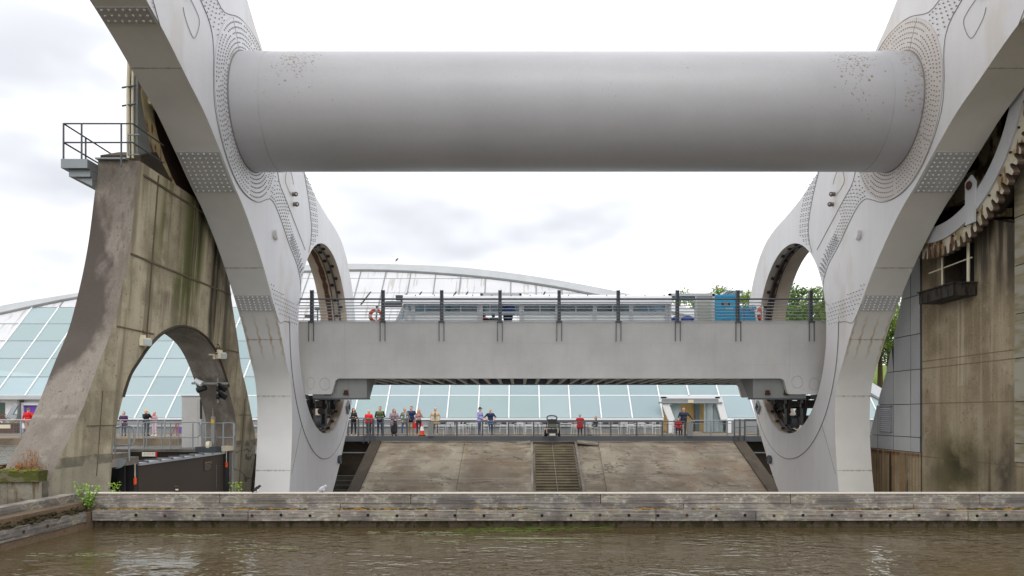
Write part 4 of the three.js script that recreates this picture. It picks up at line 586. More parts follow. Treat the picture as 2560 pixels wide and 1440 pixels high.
// ---------------------------------------------------------------- terrace, wharf, and what stands on them
{
  struct('terrace', [span(-11.4, 40, -0.14, 0, -46.0, -56.2)], concretePave);
  struct('wharf', [span(-90, -11.4, -0.34, 0, -41.6, -56.2)], concretePave);
  struct('wharf_fender', [span(-90, -11.45, -0.6, -0.345, -41.75, -42.2)], std(0x6b5c48, 0.9, { map: concTex }));
  struct('terrace_edge_beam', [span(-11.4, 20, -0.34, -0.005, -45.96, -46.1)], M.steelDark);
  struct('terrace_ground', [span(-11.4, 40, -0.9, -0.145, -47, -56)], M.concreteDark);
  const fence = (label, d, pxs, yT, yM, yB, o = {}) => {
    const t = thing('terrace_fence', label, 'fence'), z = -d, x0 = X(pxs[0], d), x1 = X(pxs[pxs.length - 1], d), m = o.mat ?? M.galv;
    obj('handrail', [bar(V(x0, yT, z), V(x1, yT, z), o.r ?? 0.035, 8)], o.railMat ?? m, t);
    obj('rail', bar(V(x0, yM, z), V(x1, yM, z), 0.02, 6), m, t); obj('rail', bar(V(x0, yB, z), V(x1, yB, z), 0.02, 6), m, t);
    for (const p of pxs) obj('post', [span(X(p, d) - 0.045, X(p, d) + 0.045, o.low ?? 0, yT, z - 0.03, z + 0.03)], m, t);
    const w = []; for (let x = x0; x < x1; x += 0.09) w.push(box(0.006, yM - yB, 0.006, x, (yM + yB) / 2, z)); for (let y = yB + 0.08; y < yM; y += 0.085) w.push(box(x1 - x0, 0.006, 0.006, (x0 + x1) / 2, y, z));
    stuff(obj('wire_mesh', w, m, t)); return t;
  };
  fence('dark mesh fence before the standing onlookers at the left end of the terrace', 46.1, [870, 896, 932, 958, 1018], 1.07, 0.83, 0.1, { mat: M.steelDark });
  fence('mesh fence along the middle of the terrace in front of the cafe tables', 46.1, [1076, 1142, 1206, 1271, 1334, 1398, 1462, 1527, 1592, 1656, 1712], 0.9, 0.75, 0.08, { mat: M.steelDark });
  fence('light mesh fence in front of the open porch at the right of the terrace', 46.1, [1726, 1777, 1818, 1836], 0.96, 0.78, 0.08);
  fence('dark mesh fence at the far right end of the terrace by the right arm', 46.1, [1862, 1895, 1960], 1.03, 0.6, 0.1, { mat: M.steelDark });
  fence('mesh fence along the wharf edge at far left with a purple tinted handrail', 42.6, [-60, 52, 135], 1.03, 0.86, 0.25, { railMat: std(0xb7a9b2, 0.5) });
  fence('mesh fence along the wharf edge seen through the concrete arch', 42.9, [200, 302, 345, 412, 462, 520], 1.03, 0.86, 0.25);
  const nt = thing('notice_board', 'blank cream notice board fixed to the wharf fence at far left', 'notice'); obj('board', span(X(-20, 42.5), X(26, 42.5), Y(1071, 42.5), Y(1061.5, 42.5), -42.48, -42.52), M.cream, nt);
  const bollardBox = (px, label) => { const t = thing('service_post', label, 'service post', [X(px, 46.0), 0, -45.9]); obj('body', box(0.34, 0.84, 0.2, 0, 0.42, 0), M.galvDull, t); obj('cap', box(0.38, 0.03, 0.24, 0, 0.855, 0), M.galv, t); };
  bollardBox(1077, 'grey metal service post at the left end of the cafe fence'); bollardBox(1724, 'grey metal service post at the right end of the cafe fence beside the seated child');
  const ladder = (px, label) => { const t = thing('ladder', label, 'ladder', [X(px, 45.95), 0, -45.9]); for (const x of [-0.33, 0, 0.33]) obj('stile', span(x - (x ? 0.025 : 0.05), x + (x ? 0.025 : 0.05), -0.45, 1.06, -0.03, 0.03), M.steelDark, t); for (const y of [0.05, 0.53, 1.03]) obj('rung', span(-0.33, 0.33, y - 0.02, y + 0.02, -0.02, 0.02), M.steelDark, t); };
  ladder(1849, 'dark grey steel ladder frame at the right end of the terrace edge'); ladder(922, 'dark steel ladder frame at the terrace edge in front of the red jacket');
  // traffic cone
  const cone = thing('traffic_cone', 'orange traffic cone with a white band standing at the terrace edge', 'traffic cone', [X(1055, 46.3), 0, -46.3]);
  obj('base', box(0.4, 0.05, 0.4, 0, 0.025, 0), M.rubber, cone); const cn = (r0, r1, y0, y1) => new THREE.CylinderGeometry(r1, r0, y1 - y0, 20).translate(0, (y0 + y1) / 2, 0);
  obj('cone_body', [cn(0.17, 0.125, 0.05, 0.33), cn(0.075, 0.03, 0.6, 0.8)], M.orange, cone); obj('white_band', cn(0.126, 0.076, 0.33, 0.6), M.white, cone);
  // mobility scooter
  const ms = thing('mobility_scooter', 'black mobility scooter seen from behind at the top of the ribbed chute', 'mobility scooter', [X(1380, 45.6), 0, -45.4]);
  obj('platform', [box(0.6, 0.1, 0.9, 0, 0.16, -0.2), box(0.62, 0.3, 0.3, 0, 0.3, 0.2)], M.black, ms);
  obj('seat', [box(0.5, 0.1, 0.45, 0, 0.62, 0.02), box(0.52, 0.55, 0.1, 0, 0.78, 0.3, -0.08)], std(0x232122, 0.6), ms);
  obj('rear_panel', [box(0.44, 0.2, 0.02, 0, 0.66, 0.36, -0.08)], std(0x5d6152, 0.6), ms); obj('rear_bumper', [box(0.74, 0.05, 0.1, 0, 0.2, 0.38), box(0.6, 0.12, 0.12, 0, 0.02, 0.34)], std(0x4d5154, 0.5), ms);
  obj('number_plate', box(0.36, 0.12, 0.015, 0, 0.12, 0.44), std(0xd8d2c2, 0.6), ms);
  for (const s of [-1, 1]) { obj('armrest', [box(0.08, 0.07, 0.42, s * 0.34, 0.83, 0.05), box(0.05, 0.3, 0.06, s * 0.34, 0.66, 0.22)], M.black, ms); const w = obj('wheel', disc(0.2, 0.14, 20, V(s * 0.42, 0.2, 0.14), 'x'), M.rubber, ms); obj('hub_cap', disc(0.09, 0.16, 12, V(s * 0.42, 0.2, 0.14), 'x'), M.galv, w); obj('wheel', disc(0.16, 0.1, 16, V(s * 0.3, 0.16, -0.62), 'x'), M.rubber, ms); obj('reflector', box(0.04, 0.3, 0.02, s * 0.34, 0.36, 0.37), s < 0 ? std(0xd9a27a, 0.4) : M.cream, ms); }
  obj('tiller', [bar(V(0, 0.2, -0.6), V(0, 1.08, -0.34), 0.035), tube([V(-0.28, 1.0, -0.3), V(-0.3, 1.16, -0.32), V(-0.22, 1.24, -0.33), V(0.22, 1.24, -0.33), V(0.3, 1.16, -0.32), V(0.28, 1.0, -0.3)], 0.045, 30, 6), box(0.6, 0.06, 0.06, 0, 1.0, -0.3)], std(0x4b4a56, 0.5), ms);
  // cafe tables and aluminium chairs
  function makeChair(label) {
    const t = thing('cafe_chair', label, 'chair', [0, 0, 0], 0, 'aluminium cafe chairs on the terrace');
    obj('frame', [bar(V(-0.25, 0, 0.24), V(-0.23, 0.66, 0.2), 0.014), bar(V(0.25, 0, 0.24), V(0.23, 0.66, 0.2), 0.014), bar(V(-0.25, 0, -0.26), V(-0.21, 0.84, -0.24), 0.014), bar(V(0.25, 0, -0.26), V(0.21, 0.84, -0.24), 0.014), bar(V(-0.23, 0.66, 0.2), V(-0.22, 0.64, -0.24), 0.016), bar(V(0.23, 0.66, 0.2), V(0.22, 0.64, -0.24), 0.016)], M.alu, t);
    for (let i = 0; i < 5; i++) obj('seat_slat', box(0.44, 0.014, 0.07, 0, 0.45, -0.18 + i * 0.09), M.alu, t);
    for (let i = 0; i < 4; i++) obj('back_slat', box(0.42, 0.05, 0.012, 0, 0.57 + i * 0.085, -0.235 - i * 0.004), M.alu, t);
    return t;
  }
  const chair0 = makeChair('aluminium slatted cafe chair by a cafe table behind the terrace fence'); let first = true;
  const chair = (px, d, turn, label) => { const c = first ? chair0 : chair0.clone(); if (!first) { c.name = numbered('cafe_chair'); scene.add(c); } first = false; c.position.set(X(px, d), 0, -d); c.rotation.y = turn; if (label) { c.userData = { label, category: 'chair', group: 'aluminium cafe chairs on the terrace' }; } return c; };
  function makeTable() { const t = thing('cafe_table', 'square aluminium cafe table behind the terrace fence', 'table', [0, 0, 0], 0, 'aluminium cafe tables on the terrace'); obj('table_top', [box(0.72, 0.025, 0.72, 0, 0.735, 0)], M.alu, t); obj('pedestal', [bar(V(0, 0.03, 0), V(0, 0.72, 0), 0.03, 10)], M.galv, t); for (const [x, z] of [[1, 1], [1, -1], [-1, 1], [-1, -1]]) obj('foot', bar(V(0, 0.06, 0), V(0.28 * x, 0.015, 0.28 * z), 0.02), M.galv, t); return t; }
  const tab0 = makeTable(), ORD = ['first', 'second', 'third', 'fourth', 'fifth', 'sixth', 'seventh', 'eighth', 'ninth', 'tenth']; let ft = 0;
  const table = (px, d) => { const c = ft ? tab0.clone() : tab0; if (ft) { c.name = numbered('cafe_table'); scene.add(c); } c.position.set(X(px, d), 0, -d); c.userData = { label: 'square aluminium cafe table, ' + ORD[ft] + ' from the left behind the fence', category: 'table', group: 'aluminium cafe tables on the terrace' }; ft++; };
  for (const [px, d] of [[1126, 47.6], [1180, 49.2], [1236, 47.5], [1300, 48.6], [1345, 47.4], [1415, 49.4], [1470, 47.4], [1560, 47.5], [1600, 49.6], [1668, 47.4]]) { table(px, d); chair(px - 23, d + rr(-0.15, 0.15), Math.PI / 2 + rr(-0.3, 0.3), `aluminium cafe chair on the left of the ${ORD[ft - 1]} cafe table from the left`); chair(px + 22, d + rr(-0.15, 0.15), -Math.PI / 2 + rr(-0.3, 0.3), `aluminium cafe chair on the right of the ${ORD[ft - 1]} cafe table from the left`); if (rnd() < 0.65) chair(px + rr(-4, 4), d + 0.75, rr(-0.3, 0.3), `aluminium cafe chair behind the ${ORD[ft - 1]} cafe table from the left`); }
  M.chair = chair;
  // bin-like planter boxes and the board at the far left entrance
  const pl = thing('planter', 'brown planter with a reddish bush and pale green tufts before the far left entrance', 'planter', [X(22, 51), 0, -51]); obj('box', box(1.7, 0.72, 0.7, -0.2, 0.36, 0), std(0x5a4036, 0.8, { map: mottle }), pl);
  const l1 = [], l2 = []; for (let i = 0; i < 420; i++) { const a = rr(0, 6.28), r = Math.sqrt(rnd()) * 0.42; l1.push([-0.55 + r * Math.cos(a) * 1.1, 0.95 + r * Math.sin(a), rr(-0.25, 0.3), rr(0.04, 0.08)]); } for (let i = 0; i < 160; i++) l2.push([rr(0.1, 0.6), rr(0.72, 0.98), rr(-0.25, 0.25), rr(0.05, 0.09)]);
  M.leafIM(l1, std(0x7a4a3c, 0.8), pl, 'bush'); M.leafIM(l2, std(0x9aa04a, 0.8), pl, 'tufts');
  // pushchair-like wagon behind the arch fence: purple panels with red frame
  const ad = thing('display_stand', 'purple folding display stand with a red frame on the wharf beside the grey cabinet', 'display stand', [X(452, 46), 0, -46]); obj('panel', [box(0.3, 0.45, 0.03, -0.05, 0.35, 0, 0, 0, 0.15), box(0.3, 0.5, 0.03, 0.3, 0.42, 0)], M.purple, ad); obj('frame', [bar(V(-0.6, 0, 0), V(-0.25, 0.85, 0), 0.025), bar(V(-0.25, 0.85, 0), V(-0.2, 0, 0.1), 0.025)], M.red, ad);
}

// ---------------------------------------------------------------- visitor centre: leaning glass wall under an arched white roof
{
  const vc = thing('visitor_centre', 'visitor centre with a leaning pale green glass wall under a long arched white roof', 'building');
  const onF = (px, py) => { const d = 54.35 / (1 - (1033 - py) / F); return [X(px, d), (Y(py, d) - 1.07) * Math.SQRT2]; };   // metres across, metres up the slope
  const up = smoothPts([onF(-420, 880), onF(-200, 815), onF(0, 770), onF(185, 739), onF(420, 700), onF(660, 673), onF(875, 664), onF(994, 666), onF(1149, 673), onF(1275, 687), onF(1400, 706), onF(1564, 738), onF(1800, 796), onF(2020, 872), onF(2200, 975), onF(2290, 1030)], 90);
  const lo = smoothPts([onF(-420, 902), onF(-200, 835), onF(0, 787), onF(185, 748), onF(420, 712), onF(660, 687), onF(875, 678), onF(994, 680), onF(1149, 690), onF(1275, 703), onF(1400, 722), onF(1564, 756), onF(1800, 815), onF(2020, 892), onF(2180, 990), onF(2262, 1040)], 90);
  const sAt = (x) => { for (let i = 1; i < lo.length; i++) if (lo[i][0] >= x) { const t = (x - lo[i - 1][0]) / (lo[i][0] - lo[i - 1][0]); return lerp(lo[i - 1][1], lo[i][1], clamp(t)); } return 0; };
  const toW = (g) => g.rotateX(-Math.PI / 4).translate(0, 1.07, -54);
  const W3 = (x, s, n = 0) => V(x, 1.07 + (s + n) * Math.SQRT1_2, -54 - (s - n) * Math.SQRT1_2);
  const ext = (pts, n0, n1) => toW(new THREE.ExtrudeGeometry(shapeOf(pts), { depth: n1 - n0, bevelEnabled: false }).translate(0, 0, n0));
  const tints = [0xc0d3d6, 0xbbd1d2, 0xb6cbcf, 0xc4d6d8, 0xbdd0d4, 0xb9cecf].map((c) => new THREE.MeshPhysicalMaterial({ color: c, roughness: 0.04, transmission: 0.42, thickness: 0, ior: 1.5, side: THREE.DoubleSide }));
  const roofT = std(0xdadbdd, 0.55, { map: tex(512, 512, (x, y) => { const n = fbm(x, y, 30, 3, 4, 5), k = fbm(x, y, 5, 5, 5, 9); const q = 236 + 14 * k; return mixc([q, q, q], [188, 182, 172], 0.55 * smooth(0.58, 0.75, n)); }, 6, 6) });
  const rows = [0, 2.37, 4.47, 6.64, 8.82, 11.05, 13.32].map((s) => s), white = [11.05, 13.32, 15.4, 17.6, 19.8, 22, 24.2, 26.4, 28.6];
  const step = 2.255, X0 = -0.79;
  const colX = (k) => X0 + (k < 0 ? step + 0.02 * Math.min(1, -k / 8) : step) * k;
  const PORCH = [4, 6];
  let vi = 0;
  for (let k = -23; k < 19; k++) {
    const a = colX(k) + 0.05, b = colX(k + 1) - 0.05, left = k < -9;
    for (let r = 0; r < 14; r++) {
      const glass = r < 5 || (r === 5 && left && k > -19), s0 = (r < 6 ? rows[r] : white[r - 5]) + 0.035, s1 = (r < 5 ? rows[r + 1] : white[r - 4] ?? 31) - 0.035;
      if (s1 === undefined || Number.isNaN(s1)) continue;
      if (r === 0 && (k < -16 || (k >= 5 && k < 7))) continue;
      const ta = Math.min(s1, sAt(a) + 0.1), tb = Math.min(s1, sAt(b) + 0.1); if (Math.max(ta, tb) < s0 + 0.1) continue;
      const pts = [[a, s0], [b, s0]]; if (tb > s0) pts.push([b, tb]); if (ta > s0) pts.push([a, ta]); if (pts.length < 3) continue;
      const edge = k <= -19 && r > 2 || k > 14;
      if (glass && !edge) obj('glass_pane', ext(pts, -0.012, 0.012), tints[Math.floor(rnd() * 6)], vc); else obj('roof_panel', ext(pts, -0.06, 0.0 + rr(0, 0.012)), roofT, vc);
    }
  }
  for (let k = -23; k < 20; k++) { const x = colX(k), top = Math.min(sAt(x), 31), bot = k < -16 ? 2.3 : (k === 6) ? 2.37 : 0; if (top > bot + 0.2) { const g = Math.min(top, k < -9 ? 13.3 : 11.05); obj('mullion', toW(span(x - 0.045, x + 0.045, bot, g, -0.1, 0.07)), M.frameWhite, vc); if (top > g) obj('roof_seam', toW(span(x - 0.04, x + 0.04, g, top, -0.05, 0.05)), M.galv, vc); } }
  for (let r = 1; r < 6; r++) { const s = rows[r]; const seg = []; for (let k = -23; k < 19; k++) { const a = colX(k) + 0.046, b = colX(k + 1) - 0.046; if (sAt((a + b) / 2) < s + 0.1) continue; seg.push(toW(span(a, b, s - 0.032, s + 0.032, -0.09, 0.03))); } if (seg.length) obj('transom', seg, r === 1 ? M.frameWhite : M.galv, vc); }
  // arched fascia, roof shell and the room behind the glass
  const band = (A, B, n0, n1) => ext([...A, ...[...B].reverse()], n0, n1);
  obj('fascia', band(lo, up, -0.1, 0.22), std(0xbcbfc2, 0.6, { map: mottle }), vc);
  obj('fascia_shadow_gap', band(lo.map(([x, s]) => [x, s - 0.09]), lo, 0.02, 0.06), M.galvDull, vc);
  { const pos = [], A = up.map(([x, s]) => W3(x, s, 0.2)); for (let i = 1; i < A.length; i++) { const p = A[i - 1], q = A[i], f = (v) => V(v.x * 0.96, Math.max(0, v.y - 0.5 - v.y * 0.12), -98); const P = f(p), Q = f(q); for (const v of [p, q, Q, p, Q, P]) pos.push(v.x, v.y, v.z); } const g = new THREE.BufferGeometry(); g.setAttribute('position', new THREE.Float32BufferAttribute(pos, 3)); g.computeVertexNormals(); obj('roof', g, roofT, vc); }
  obj('floor', span(-44, 34, -0.02, 0.04, -54.3, -96), std(0xb9a890, 0.8), vc);
  obj('inner_wall', [span(-40, 30, 0.04, 9, -66, -66.3)], std(0xdfe3e0, 0.8, { map: mottle }), vc);
  for (const [x, w, h, c] of [[-7, 3, 3, 0x9fb4bd], [-3, 1.2, 2.4, 0xd7d2c4], [1.6, 4, 2.6, 0xb9bfb8], [5, 1, 4.6, 0x8ea2ad], [9.5, 2.2, 2.2, 0xc7b48e], [13, 0.7, 5, 0x8ea2ad], [-12, 3.2, 2.4, 0xb5bfc2], [-22, 4, 3, 0xaab8bb], [-29, 2.6, 3.4, 0x9caeb4], [17.5, 2, 3, 0xb4bab6], [-5.2, 0.5, 5.5, 0x6f7f86], [3.4, 0.5, 5.5, 0x6f7f86], [11.8, 0.5, 5.5, 0x6f7f86], [-9.6, 1.6, 1.2, 0x55483c], [7.4, 1.8, 1.3, 0x5c4a3a], [-16, 0.5, 6, 0x6f7f86], [-25.5, 0.5, 6, 0x6f7f86], [-19.5, 2, 1.4, 0x4c5a5e], [-33, 0.5, 6, 0x6f7f86]]) obj('interior_screen', span(x, x + w, 0.04, h, -60 - rr(0, 3), -60.2 - 3), std(c, 0.8), vc);
  // base: white sill, grey wall with dark vents
  obj('sill', [span(-36, 12.0 - 1.55, 0.92, 1.07, -53.72, -54.1), span(15.1, 33, 0.92, 1.07, -53.72, -54.1)], M.frameWhite, vc);
  obj('sill_gap', [span(-36, 10.4, 0.84, 0.92, -53.8, -54.1), span(15.1, 33, 0.84, 0.92, -53.8, -54.1)], M.steelDark, vc);
  obj('base_wall', [span(-34, 10.4, 0.0, 0.84, -53.7, -54.2), span(15.1, 33, 0.0, 0.84, -53.7, -54.2)], std(0x94979a, 0.7, { map: mottle }), vc);
  obj('wall_ledge', span(-34, 10.4, 0.46, 0.52, -53.55, -53.7), std(0xd3d5d6, 0.6), vc);
  const ventG = span(-0.19, 0.19, 0.66, 0.75, -0.0, 0.05);
  for (let px = 1108; px < 1650; px += 25.4) part('vent', ventG, M.dark, vc).position.set(X(px, 53.7), 0, -53.7);
  const slotG = prism([[0, 0], [0.5, 0], [0.32, 1.1]], -0.02, 0.0), slots = [];
  for (const px of [690, 900, 995, 1030, 1118, 1148, 1345]) { const [x, s] = onF(px, 762); const m = obj('roof_slot', toW(prism([[0, 0], [0.16, 0], [0.72, 1.9], [0.6, 1.9]], 0.004, 0.02).translate(x, s, 0)), M.dark, vc); }
  for (const px of [692, 962]) { const [x, s] = onF(px, 762); obj('roof_opening', toW(span(x, x + 1.5, s - 0.35, s + 0.5, 0.004, 0.02)), M.dark, vc); }
  // porch
  const pz = -53.6, px0 = X(1664, 53.6), px1 = X(1812, 53.6), topY = Y(992, 53.6);
  const jl = (x, dx, w) => prismX([[pz + 0.1, 0], [pz - 2.2, topY], [pz - 2.9, topY], [pz - 0.5, 0]], x, x + w);
  const slope2 = (x0b, x0t, w, z) => prism([[x0b, 0.95], [x0b + w, 0.95], [x0t + w, topY], [x0t, topY]], z, z - 0.25);
  obj('porch_frame', [slope2(X(1672, 53.6) - 0.05, X(1654, 53.6) - 0.15, 0.5, pz), slope2(X(1806, 53.6) - 0.1, X(1784, 53.6) + 0.1, 0.5, pz), span(X(1652, 53.6), X(1800, 53.6), topY - 0.12, topY + 0.08, pz, pz - 0.3), span(X(1672, 53.6), X(1672, 53.6) + 0.35, 0, 0.95, pz, pz - 0.3), span(X(1818, 53.6), X(1818, 53.6) + 0.3, 0, 0.95, pz, pz - 0.3)], M.frameWhite, vc);
  obj('door_track', [span(X(1656, 53.5), X(1796, 53.5), topY - 0.5, topY - 0.14, pz + 0.12, pz - 0.15), disc(0.06, 4.6, 8, V(X(1726, 53.5), topY - 0.42, pz + 0.1), 'x'), span(X(1654, 53.5), X(1801, 53.5), topY - 0.46, topY - 0.4, pz + 0.06, pz + 0.12)], M.galv, vc);
  obj('lamp_box', span(X(1720, 53.4), X(1734, 53.4), topY - 0.44, topY - 0.22, pz + 0.13, pz + 0.2), M.cream, vc);
  obj('porch_wall', [span(10.2, 15.6, 0.05, 2.6, -57.6, -57.75)], M.wood, vc);
  obj('porch_column', [span(X(1740, 57), X(1750, 57), 0.05, 2.6, -57.2, -57.5)], std(0x6b7f8c, 0.6), vc);
  for (const x of [1690, 1772, 1795]) obj('glass_door', span(X(x, 54) - 0.35, X(x, 54) + 0.35, 0.06, topY - 0.5, -54.0, -54.03), tints[0], vc);
  for (const x of [1685, 1768, 1787, 1800]) obj('door_frame', span(X(x, 53.9) - 0.05, X(x, 53.9) + 0.05, 0.04, topY - 0.5, -53.92, -53.99), M.galv, vc);
  obj('menu_board', span(X(1666, 54.6), X(1684, 54.6), 1.9, 2.5, -54.5, -54.55), std(0xffffff, 0.6, { map: canvasTex(128, 128, (c, w, h) => { c.fillStyle = '#0e2a26'; c.fillRect(0, 0, w, h); c.strokeStyle = '#3f9c83'; c.lineWidth = 10; c.beginPath(); c.moveTo(16, 34); c.bezierCurveTo(40, 10, 60, 60, 112, 26); c.stroke(); c.strokeStyle = '#c8e2da'; for (const x of [42, 66, 92]) { c.beginPath(); c.moveTo(x, 62); c.lineTo(x + 8, 104); c.lineTo(x + 18, 66); c.stroke(); } }) }), vc, false);
  obj('dining_table', [span(X(1728, 56), X(1772, 56), 0.72, 0.78, -55.6, -56.4), bar(V(X(1735, 56), 0.05, -56), V(X(1735, 56), 0.72, -56), 0.04), bar(V(X(1765, 56), 0.05, -56), V(X(1765, 56), 0.72, -56), 0.04)], M.dark, vc);
  // entrance at the far left, under the glass
  obj('entrance_soffit', span(-46, X(104, 53.6), 2.42, 2.72, -53.6, -55), std(0xc6cacd, 0.5, { map: mottle }), vc);
  obj('entrance_wall', [span(-46, X(50, 54.3), 0, 2.42, -54.3, -54.5), span(X(50, 54.3), -33, 2.2, 2.42, -54.3, -54.5)], M.white, vc);
  obj('door_surround', [span(X(53, 54), X(57, 54), 0, 2.2, -54, -54.3), span(X(94, 54), X(98, 54), 0, 2.2, -54, -54.3), span(X(57, 54), X(94, 54), 2.0, 2.2, -54, -54.3)], M.frameWhite, vc);
  obj('purple_door', span(X(57, 54.2), X(94, 54.2), 0.02, 2.0, -54.15, -54.2), std(0x6b45a8, 0.5), vc);
  obj('side_panel', span(X(98, 54.2), -33, 0, 2.2, -54.2, -54.3), std(0x8f979b, 0.5), vc);
  obj('pilaster', span(X(48, 54), X(53, 54), 0, 2.42, -53.8, -54.3), M.galvDull, vc);
  obj('window', span(-46, X(10, 54.2), 0.9, 2.2, -54.25, -54.3), std(0x2f4a3c, 0.15), vc);
  obj('strut', [beam(V(X(14, 53), 0.7, -53), V(X(32, 53), 2.1, -53.4), 0.35, 0.12), beam(V(X(20, 52.8), 0.5, -52.8), V(X(31, 52.9), 1.3, -53), 0.6, 0.05)], M.galv, vc);
  obj('fascia_lettering', (() => { const g = new THREE.PlaneGeometry(0.92, 0.14).translate(X(88, 53.6), 2.56, -53.59); g.userData.keep = true; return g; })(), std(0xffffff, 0.6, { map: canvasTex(512, 80, (c, w, h) => { c.fillStyle = '#c6cacd'; c.fillRect(0, 0, w, h); c.fillStyle = '#6d7378'; c.font = '44px sans-serif'; c.textAlign = 'center'; c.fillText('Visitor Centre and Café', w / 2, 55); }) }), vc);
  const sg = thing('wall_sign', 'small blue sign with white notice below it on the white entrance wall at far left', 'sign', [X(44, 54.2), Y(1014, 54.2), -54.27]);
  obj('board', span(-0.1, 0.1, -0.14, 0.14, 0, 0.03), std(0xffffff, 0.5, { map: canvasTex(64, 96, (c, w, h) => { c.fillStyle = '#1f4fb4'; c.fillRect(0, 0, w, h); c.fillStyle = '#dfe8fa'; c.beginPath(); c.arc(30, 26, 8, 0, 7); c.fill(); c.fillRect(24, 38, 14, 26); c.fillRect(10, 74, 44, 6); }) }), sg, false); obj('notice', span(-0.12, 0.12, -0.62, -0.2, 0, 0.02), M.white, sg);
  // crow on the roof
  const [cx, cs] = onF(994, 666), cp = W3(cx, cs, 0.55), crow = thing('crow', 'black crow perched on top of the arched roof', 'bird', cp.toArray(), 0.5);
  bird(crow, 0.26, std(0x0c0c0e, 0.6), null, 0.9);
}
function bird(t, s, mat, belly, tilt) {
  const body = new THREE.SphereGeometry(0.32, 12, 8).scale(1.25, 0.85, 0.8).rotateZ(tilt ?? 0.5), dir = V(Math.cos(tilt ?? 0.5), Math.sin(tilt ?? 0.5), 0), c = V(0, 0.55, 0), head = c.clone().addScaledVector(dir, 0.42).add(V(0.06, 0.06, 0)), tail = c.clone().addScaledVector(dir, -0.9);
  const sc = (g) => g.scale(s, s, s);
  obj('body', [sc(body.translate(c.x, c.y, c.z)), sc(ball(0.19, head)), sc(bar(head, head.clone().add(V(0.36, -0.03, 0)), 0.06, 6, 0.005)), sc(beam(c.clone().addScaledVector(dir, -0.25), tail, 0.16, 0.05)), sc(ball(0.2, c.clone().addScaledVector(dir, 0.2), 1, 1, 1))], mat, t);
  if (belly) obj('belly', sc(ball(0.26, c.clone().add(V(0.06, -0.09, 0.0)), 1.1, 0.85, 0.85)), belly, t);
  for (const z of [-1, 1]) { obj('wing', sc(new THREE.SphereGeometry(0.3, 10, 6).scale(1.5, 0.55, 0.16).rotateZ(tilt ?? 0.5).translate(c.x - 0.1, c.y + 0.03, c.z + 0.24 * z)), mat, t); obj('leg', sc(bar(V(0, 0, 0.08 * z), V(0, 0.35, 0.08 * z), 0.02, 5)), M.dark, t); }
}

